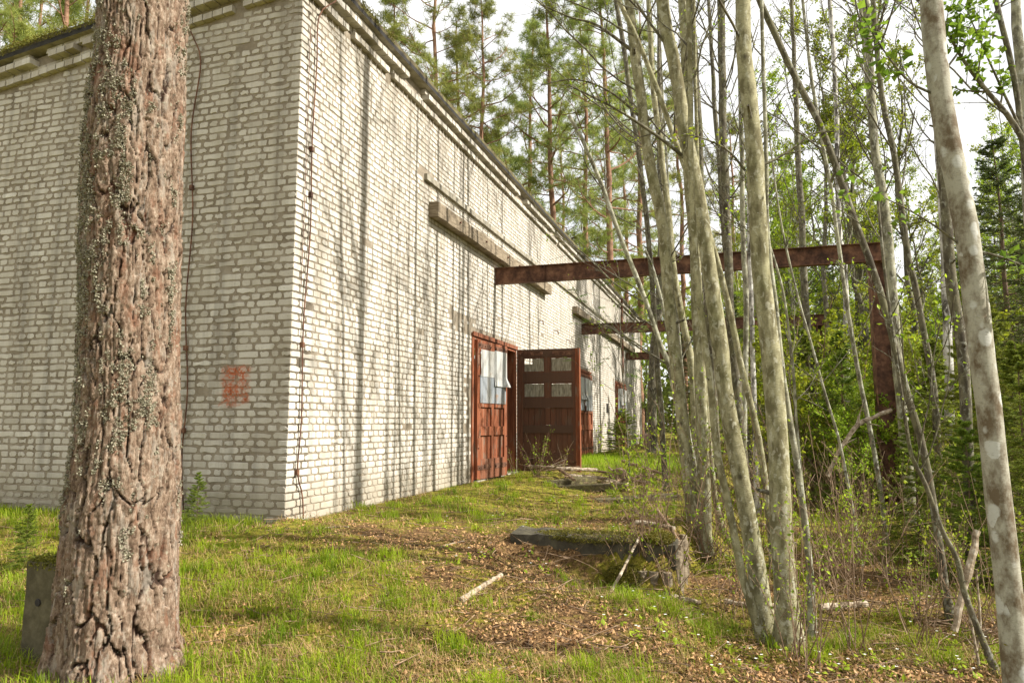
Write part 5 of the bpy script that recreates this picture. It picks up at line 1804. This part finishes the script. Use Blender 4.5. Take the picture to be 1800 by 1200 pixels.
# ------------------------------------------------------------------ leafy thin shoots (each a plant of its own)
def shoot_plant(px, y, label, n, hgt, spread, leaf_n, seed, cat='shrub', name='leafy_shoots', leaf_size=0.03, mat=None, wood=None, r=0.0045):
    if y is None: b = G(*px)
    else:
        x = (px[0] - 900) / FPX * y; b = np.array([x, y, float(ground_z(x, y))])
    rg = np.random.RandomState(seed)
    P0 = b + np.stack([rg.normal(0, 0.04, n), rg.normal(0, 0.04, n), np.full(n, -0.03)], -1)
    D = rg.normal(0, spread, (n, 3)); D[:, 2] = 1; D /= np.linalg.norm(D, axis=1, keepdims=True)
    st = walk(rg, P0, D, hgt * rg.uniform(0.6, 1.1, n), 9, 0.07, 0.01)
    ra = np.linspace(r, r * 0.35, 9)[None].repeat(n, 0)
    bm = MB(); V, F = tubes(st, ra, 5); bm.add(V, F)
    b2, r2, l2 = branch_out(rg, st, ra, 5, 0.3, 1, (0.4, 1.0), 0.28, 4, 0.12, 0.03, 4, 0.6, np.full(n, hgt))
    r2 = np.maximum(r2, 0.0012); V, F = tubes(b2, r2, 3); bm.add(V, F)
    o = thing(name, b, label, cat, 'leafy shoots scattered over the forest floor')
    bm.build('stems', wood or TWIGWOOD, o, kind='stuff')
    if leaf_n:
        allp = np.concatenate([st[:, 3:].reshape(-1, 3), b2.reshape(-1, 3)])
        P = allp[rg.randint(0, len(allp), leaf_n)] + rg.normal(0, 0.008, (leaf_n, 3))
        V, F = leaves(rg, P, leaf_size, up=0.3)
        MB().add(V, F, np.repeat(rg.rand(leaf_n), 4)).build('leaves', mat or LEAF_S, o, kind='stuff')
    return o


SHT = [((945, 838), None, 'bush of thin budding stems in front of the open door leaf', 12, 0.95, 0.30, 200),
       ((905, 835), None, 'few thin stems at the hinge of the open door', 5, 0.55, 0.3, 60),
       ((990, 835), None, 'leaning thin stems at the free edge of the open door', 5, 0.7, 0.35, 70),
       ((1320, 1090), None, 'thin shoots with tiny leaves at the foot of the thin trunk', 6, 1.1, 0.22, 160),
       ((1400, 1160), None, 'bundle of bare shoots before the thickest trunk', 8, 1.0, 0.25, 130),
       ((1270, 1075), None, 'arching twigs left of the leaning trunk foot', 6, 0.8, 0.35, 100),
       ((1180, 1060), None, 'thin stems beside the rotten logs', 7, 0.7, 0.3, 70),
       ((1100, 1010), None, 'dry thin stems below the mossy slab', 6, 0.6, 0.35, 30),
       ((1430, 1180), None, 'tall dark shoots at the bottom edge, right of the clump', 6, 1.2, 0.25, 110),
       ((1560, 1010), None, 'leafy shoots in the hollow left of the bent stem', 8, 1.0, 0.35, 240),
       ((1490, 960), None, 'leafy shoots on the grassy hollow behind the clump', 7, 0.9, 0.35, 220),
       ((1720, 1130), None, 'tangled bare shoots around the foot of the broken stick', 12, 0.8, 0.3, 60),
       ((1620, 1100), None, 'low leafy shoots right of the fallen birch log', 7, 0.6, 0.4, 160),
       ((1190, 880), None, 'dry grass-like stems beyond the slab near the left trunks', 9, 0.8, 0.3, 60),
       ((1120, 880), None, 'dry stems standing by the heap of branches', 6, 0.7, 0.3, 50),
       ((690, 905), None, 'small sprout with fresh leaves near the wall base', 4, 0.12, 0.6, 30),
       ((480, 905), None, 'small bright green sprout at the corner of the building', 5, 0.12, 0.7, 40),
       ((1240, 985), None, 'mess of thin twigs at the foot of the left trunks', 12, 0.7, 0.5, 60),
       ((1350, 930), None, 'thin leafy shoots behind the straight trunk', 8, 1.1, 0.35, 240)]
for i, (px, y, lb, n, h, sp, ln) in enumerate(SHT):
    shoot_plant(px, y, lb, n, h, sp, ln, 600 + i)

thin = []
rx_ = np.random.RandomState(909)
for i in range(46):
    u = rx_.uniform(1130, 1800); v = rx_.uniform(860, 1150) if u > 1420 else rx_.uniform(860, 1000)
    bare = rx_.rand() < 0.35
    o = shoot_plant((u, v), None, 'x', int(rx_.randint(4, 9)), rx_.uniform(0.6, 1.9), 0.28, 0 if bare else int(rx_.randint(80, 260)), 700 + i, leaf_size=0.035)
    thin.append((u, 30 if bare else 10, o))
bins = {}
for u, y, o in thin:
    z = next(t_ for lim, t_ in ZN if u < lim)
    bins.setdefault((z, y), []).append((u, o))
for (z, y), v in bins.items():
    v.sort(key=lambda q: q[0])
    for i, (u, o) in enumerate(v):
        o['label'] = '%s, %s from the left, %s' % ('bare twiggy shoots' if y == 30 else 'thin leafy shoots', ORD[i], z)

# ------------------------------------------------------------------ dead wood
def stick(px, w, label, mat=DEADWOOD, y=None, name='dead_branch', cat='branch', lift=0.005, taper=0.7, forks=0, seed=1, group='dead branches lying about', sides=9, ys=None):
    """px pixel polyline; each end set on the ground unless a distance is given"""
    P = []
    for i, (u, v) in enumerate(px):
        if ys is not None: P.append(aty(u, v, ys[i]))
        elif y is None: P.append(G(u, v) + Z * (lift + 0.3 * w / 2 * G(u, v)[1] / FPX))
        else: P.append(aty(u, v, y))
    P = np.array(P)
    cz = P[0][1]
    r = w / 2 * cz / FPX
    rg = np.random.RandomState(seed)
    Q = smooth_poly(P, 16) + rg.normal(0, r * 0.09, (16, 3))
    rads = np.linspace(r, r * taper, 16) * rg.uniform(0.85, 1.12, 16)
    V, F = tubes(Q, rads, sides, True)
    o = thing(name, P[0], label, cat, group)
    MB().add(V, F).build('stem', mat, o, smooth=False)
    if forks:
        b2, r2, l2 = branch_out(rg, Q[None], rads[None], forks, 0.3, 0.95, (0.5, 1.0), 0.3, 5, 0.12, 0.0, 4, 0.5, np.array([np.linalg.norm(P[-1] - P[0])]))
        V, F = tubes(b2, np.maximum(r2, 0.002), 5, True); MB().add(V, F).build('twigs', mat, o, kind='stuff')
    return o


STK = [
    (dict(px=[(808, 1060), (850, 1032), (882, 1014)], w=12, label='thick bleached stick lying on the litter in the middle foreground', seed=1)),
    (dict(px=[(1700, 1193 + 20), (1677, 1107), (1690, 1050), (1707, 987), (1718, 932)][1:], w=12, label='leaning broken white stick standing left of the spotted trunk', seed=2, ys=[4.75, 4.78, 4.8, 4.83], taper=1.0)),
    (dict(px=[(1440, 1078), (1480, 1074), (1524, 1071)], w=12, label='pale fallen log on the grass right of the clump', seed=3, taper=0.95, lift=0.04)),
    (dict(px=[(1168, 1048), (1200, 1055), (1232, 1062)], w=11, label='white birch billet lying below the rotten logs', seed=4)),
    (dict(px=[(1275, 1060), (1320, 1066), (1362, 1066)], w=10, label='pale fallen branch behind the feet of the clump', seed=5)),
    (dict(px=[(1118, 928), (1150, 932), (1186, 938)], w=9, label='pale stick lying on top of the mossy slab', seed=6, lift=0.05)),
    (dict(px=[(1062, 1056), (1085, 1020), (1123, 945)], w=6, label='thin pale stick leaning against the mossy slab', seed=7, ys=[5.7, 5.9, 6.35])),
    (dict(px=[(556, 930), (585, 928), (612, 927)], w=4, label='thin pale stick by the foot of the corner', seed=8)),
    (dict(px=[(1325, 915), (1360, 935), (1400, 958)], w=7, label='fallen branch slanting behind the thickest trunk', seed=9)),
    (dict(px=[(760, 1058), (785, 1052)], w=6, label='short brown stick beside the bleached one', mat=TWIGWOOD, seed=10)),
    (dict(px=[(1155, 895), (1180, 930), (1215, 985)], w=6, label='brown branch sloping down beside the rotten logs', mat=TWIGWOOD, seed=11, ys=[7.3, 7.1, 6.7], forks=3)),
    (dict(px=[(1300, 1140), (1360, 1130), (1440, 1138)], w=4, label='thin brown branch lying across the feet of the clump', mat=TWIGWOOD, seed=12, forks=4)),
    (dict(px=[(1500, 1190), (1560, 1165), (1620, 1150)], w=5, label='brown branch lying in the bottom right litter', mat=TWIGWOOD, seed=13, forks=4)),
    (dict(px=[(1440, 1020), (1500, 1050), (1560, 1062)], w=4, label='thin grey branch across the grassy hollow', mat=TWIGWOOD, seed=14, forks=3)),
    (dict(px=[(805, 1185), (860, 1178), (905, 1172)], w=6, label='bleached stick half buried at the bottom edge', seed=15, lift=0.0)),
    (dict(px=[(775, 902 + 60), (815, 952)], w=4, label='small white stick on the litter left of the slab', seed=16)),
    (dict(px=[(1454, 837), (1479, 787), (1508, 746), (1537, 733), (1567, 720)], w=7, label='broken forked branch caught hanging between the thin poles', seed=17, y=8.3, forks=5, taper=1.1)),
    (dict(px=[(1725, 1195), (1712, 1120), (1700, 1060)], w=5, label='thin grey dead stem beside the broken white stick', seed=18, y=4.7, forks=5)),
    (dict(px=[(1700, 1190), (1722, 1110), (1716, 1000)], w=5, label='second thin dead stem crossing the broken white stick', seed=19, y=4.9, forks=5)),
]
for k in STK: stick(**k)

# heap of branches and old timber in front of the open door
HP = [([(1060, 858), (1130, 842), (1165, 852)], 5, 'long grey branch on the right side of the heap'),
      ([(1000, 845), (1060, 850), (1110, 868)], 6, 'brown branch along the front of the heap'),
      ([(1095, 820), (1130, 832), (1165, 845)], 6, 'upper right branch of the heap'),
      ([(1080, 865), (1120, 850), (1158, 835)], 4, 'pale branch crossing the heap'),
      ([(1040, 835), (1080, 842), (1140, 862)], 4, 'thin branch in the middle of the heap'),
      ([(930, 832), (990, 836), (1050, 838)], 8, 'flat grey bough at the back of the heap'),
      ([(1100, 870), (1135, 855), (1150, 838)], 3, 'short twig at the right of the heap'),
      ([(1070, 830), (1100, 850), (1145, 858)], 3, 'thin dark twig across the heap'),
      ([(985, 838), (1010, 858)], 6, 'short stub at the left of the heap')]
for i, (px, w, lb) in enumerate(HP):
    stick(px, w, lb, mat=DEADWOOD if i % 2 else TWIGWOOD, seed=40 + i, lift=0.06 + 0.03 * (i % 3), forks=3, group='branches in the heap before the open door')
b = G(1082, 850)
V, F = tubes(np.array([b + Z * 0.12 + np.array([0, -0.1, 0]), b + Z * 0.13 + np.array([0.15, 0.45, 0])]), np.array([0.14, 0.13]), 16, True)
tag(MB().add(V, F).build('log', TWIGWOOD, org=b), 'short dark sawn log end on top of the branch heap', 'log')
for (u, v, L_, w_, a_, lb) in ((1000, 852, 0.9, 0.16, 0.5, 'mossy grey plank tilted at the left of the heap'), (1035, 862, 1.2, 0.14, -0.2, 'mossy dark plank along the front of the heap'), (1120, 878, 1.1, 0.2, 0.05, 'half buried mossy concrete slab in front of the heap')):
    b = G(u, v) - Z * (0.055 if 'buried' in lb else 0); X = np.array([math.cos(a_), math.sin(a_), 0.06]); Y = np.array([-math.sin(a_), math.cos(a_), 0])
    mb = bumpy_box(b + Z * 0.05, X, Y, Z, (L_ / 2, w_, 0.045), 10, 0.06, int(u))
    tag(mb.build('plank' if 'plank' in lb else 'concrete_slab', MOSSY if 'mossy' in lb else CONCRETE, org=b), lb, 'plank' if 'plank' in lb else 'slab')

rt = np.random.RandomState(66)
for (u, v, rad_, num, lb) in ((1070, 850, 0.75, 260, 'dark tangle of thin dead twigs in the heap before the open door'), (1235, 955, 0.55, 260, 'tangle of thin dead twigs at the foot of the left trunks'),
                              (1130, 1020, 0.45, 140, 'thin dead twigs in the hollow below the mossy slab'), (1720, 1120, 0.5, 160, 'tangle of thin dead stems around the broken white stick')):
    b = G(u, v)
    A = b + rt.normal(0, 1, (num, 3)) * [rad_, rad_ * 0.8, 0.0]; A[:, 2] = ground_z(A[:, 0], A[:, 1]) + rt.gamma(1.3, 0.05, num)
    D = rt.normal(size=(num, 3)) * [1, 1, 0.28]; D /= np.linalg.norm(D, axis=1, keepdims=True)
    st = walk(rt, A, D, rt.gamma(2.2, 0.14, num), 5, 0.12, -0.02)
    V, F = tubes(st, np.linspace(1, 0.4, 5)[None] * rt.uniform(0.0018, 0.006, (num, 1)), 4)
    tag(MB().add(V, F).build('dead_twigs', TWIGWOOD, org=b, kind='stuff'), lb, 'twigs')

# ------------------------------------------------------------------ grass, litter, moss, flowers (ground cover)
rgk = np.random.RandomState(101)


def ground_pts(n, y0, y1, pw=1.0, umin=-120, umax=1920):
    t = rgk.rand(n)
    y = 1 / (1 / y0 ** pw + t * (1 / y1 ** pw - 1 / y0 ** pw)); y = y ** (1 / pw) if pw != 1 else y
    u = rgk.uniform(umin, umax, n)
    x = (u - 900) / FPX * y * 1.02
    dx = x - C0[0]; dy = y - C0[1]
    s = dx * R[0] + dy * R[1]; n_ = dx * N[0] + dy * N[1]
    ok = ~((s > -0.02) & (n_ < 0.02))
    return x[ok], y[ok], s[ok], n_[ok]


def blades(x, y, length, width, tint, lean, rng, z=None):
    n = len(x)
    z = ground_z(x, y) if z is None else z
    P = np.stack([x, y, z], -1)
    az = rng.uniform(0, 2 * math.pi, n)
    d = np.stack([np.cos(az), np.sin(az), np.zeros(n)], -1)
    w = np.stack([-np.sin(az), np.cos(az), np.zeros(n)], -1) * width[:, None] * 0.5
    ln = length[:, None]; le = lean[:, None]
    m = P + d * ln * le * 0.35 + Z * ln * 0.6
    t = P + d * ln * le + Z * ln * (1 - 0.35 * le)
    V = np.stack([P - w, P + w, m + w * 0.75, m - w * 0.75, t], 1).reshape(-1, 3)
    i = np.arange(n)[:, None] * 5
    return V, [np.hstack([i, i + 1, i + 2, i + 3]), np.hstack([i + 3, i + 2, i + 4])], np.repeat(tint, 5)


def tufts(num, per, y0, y1, thr, lmin, lmax, wd, mat, nm, lab, spread=0.05, lean=(0.2, 0.9), bias=0.0, tint=(0.2, 1.0), inv=False):
    x, y, s, n_ = ground_pts(num, y0, y1)
    m = veg_mask(x, y) + (vnoise(x * 4, y * 4, 17) - 0.5) * 0.25
    ok = (m > thr) if not inv else (m < thr)
    x = x[ok]; y = y[ok]
    k = len(x)
    sz = rgk.uniform(0.6, 1.3, k)
    X = (x[:, None] + rgk.normal(0, spread, (k, per)) * sz[:, None]).ravel(); Y = (y[:, None] + rgk.normal(0, spread, (k, per)) * sz[:, None]).ravel()
    dx = X - C0[0]; dy = Y - C0[1]
    ok = ~((dx * R[0] + dy * R[1] > 0) & (dx * N[0] + dy * N[1] < 0.01))
    nb_ = len(X)
    ln = rgk.uniform(lmin, lmax, nb_) * np.repeat(sz, per)
    tn = np.clip(np.repeat(rgk.uniform(tint[0], tint[1], k), per) + rgk.normal(0, 0.12, nb_), 0, 1)
    wdt = wd * (0.7 + 0.6 * rgk.rand(nb_)) * (1 + np.maximum(Y - 6, 0) * 0.10)
    V, F, T = blades(X[ok], Y[ok], ln[ok], wdt[ok], tn[ok], rgk.uniform(lean[0], lean[1], nb_)[ok], rgk)
    o = MB().add(V, F, T).build(nm, mat, kind='stuff')
    tag(o, lab, 'grass' if 'grass' in nm else 'ground cover')
    return o


tufts(1500, 46, 3.6, 22, 0.45, 0.05, 0.14, 0.0045, GRASS, 'green_grass', 'tufts of fresh green grass on the forest floor', 0.045)
tufts(30000, 3, 3.6, 22, 0.43, 0.015, 0.05, 0.0038, GRASS, 'short_grass', 'short green grass and herbs between the tufts', 0.04)
tufts(8000, 8, 3.6, 22, 0.40, 0.04, 0.11, 0.0028, STRAW, 'dry_grass', 'bent dry straw-coloured grass mixed into the green', 0.07, (0.9, 2.0))
# strip of taller grass in front of the open door and along walls
x = rgk.uniform(-8, 8, 1); 
s_ = rgk.uniform(8, 16, 12000); n_ = rgk.uniform(0.05, 3.2, 12000)
Pq = C0 + s_[:, None] * R + n_[:, None] * N
V, F, T = blades(Pq[:, 0], Pq[:, 1], rgk.uniform(0.06, 0.20, 12000), np.full(12000, 0.006), rgk.uniform(0.3, 1, 12000), rgk.uniform(0.2, 0.8, 12000), rgk)
tag(MB().add(V, F, T).build('tall_grass', GRASS, kind='stuff'), 'lush taller grass beyond the open door leaf along the wall', 'grass')
a_ = rgk.uniform(0.2, 7, 5000); d_ = rgk.gamma(1.5, 0.10, 5000)
Pq = C0 + a_[:, None] * L - (d_ + 0.02)[:, None] * R
V, F, T = blades(Pq[:, 0], Pq[:, 1], rgk.uniform(0.04, 0.16, 5000), np.full(5000, 0.005), rgk.uniform(0.2, 1, 5000), rgk.uniform(0.2, 0.9, 5000), rgk)
tag(MB().add(V, F, T).build('wall_foot_grass', GRASS, kind='stuff'), 'grass fringe along the foot of the shaded gable wall', 'grass')

# leaf litter
x, y, s, n_ = ground_pts(90000, 3.5, 18)
m = veg_mask(x, y) + (rgk.rand(len(x)) - 0.5) * 0.55
ok = m < 0.44
x = x[ok]; y = y[ok]
P = np.stack([x, y, ground_z(x, y) + rgk.uniform(0.0, 0.022, len(x))], -1)
V, F = leaves(rgk, P, 0.027, up=0.78, aspect=0.75, bend=0.5)
tag(MB().add(V, F, np.repeat(np.clip(rgk.normal(0.5, 0.28, len(P)), 0, 1), 4)).build('leaf_litter', LITTER, kind='stuff'), 'brown and tan fallen leaves covering the ground', 'leaf litter')
# twiggy debris
x, y, s, n_ = ground_pts(3600, 3.6, 13)
az = rgk.uniform(0, 6.28, len(x)); ln = rgk.gamma(2.0, 0.05, len(x))
A = np.stack([x, y, ground_z(x, y) + 0.01], -1); B = A + np.stack([np.cos(az) * ln, np.sin(az) * ln, rgk.uniform(0, 0.25, len(x)) * ln], -1)
Mi = (A + B) / 2 + rgk.normal(0, 0.006, A.shape)
V, F = tubes(np.stack([A, Mi, B], 1), np.repeat(rgk.uniform(0.0015, 0.004, len(x))[:, None], 3, 1), 4)
tag(MB().add(V, F).build('twig_debris', TWIGWOOD, kind='stuff'), 'small broken twigs strewn over the litter', 'debris')
# moss on the ground
x, y, s, n_ = ground_pts(110000, 3.6, 16)
m = fbm(x * 1.7, y * 1.7, 63) + (rgk.rand(len(x)) - 0.5) * 0.12
ok = m > 0.46
V, F, T = blades(x[ok], y[ok], rgk.uniform(0.008, 0.022, ok.sum()), rgk.uniform(0.006, 0.012, ok.sum()), rgk.rand(ok.sum()), rgk.uniform(0.3, 1.5, ok.sum()), rgk)
tag(MB().add(V, F, T).build('ground_moss', MOSS, kind='stuff'), 'yellowish moss patches on the ground', 'moss')
# anemones and leafy herbs
x, y, s, n_ = ground_pts(420, 4.4, 16, umin=780)
m = fbm(x * 0.8 + 9, y * 0.8, 83)
ok = m > 0.5
x = x[ok]; y = y[ok]; k = len(x)
P = np.stack([x, y, ground_z(x, y)], -1)
fm = MB(); hl = MB()
hgt = rgk.uniform(0.05, 0.11, k)
for q_ in range(6):
    a = q_ * math.pi / 3 + rgk.rand(k)
    d = np.stack([np.cos(a), np.sin(a), np.full(k, 0.25)], -1); w = np.stack([-np.sin(a), np.cos(a), np.zeros(k)], -1)
    c = P + Z * hgt[:, None]; sz = 0.011
    V = np.stack([c, c + d * sz * 0.6 + w * sz * 0.4, c + d * sz, c + d * sz * 0.6 - w * sz * 0.4], 1).reshape(-1, 3)
    i = np.arange(k)[:, None] * 4
    fm.add(V, [np.hstack([i, i + 1, i + 2, i + 3])])
tag(fm.build('white_flowers', PETAL, kind='stuff'), 'scattered white wood anemones', 'flowers')
PP = np.repeat(P, 7, axis=0) + rgk.normal(0, 0.03, (k * 7, 3)) * [1, 1, 0]
PP[:, 2] = ground_z(PP[:, 0], PP[:, 1]) + rgk.uniform(0.03, 0.07, k * 7)
V, F = leaves(rgk, PP, 0.04, up=0.75, aspect=0.7)
hl.add(V, F, np.repeat(rgk.uniform(0.2, 1, len(PP)), 4))
tag(hl.build('herb_leaves', LEAF_S, kind='stuff'), 'low green herb leaves around the white flowers', 'ground cover')
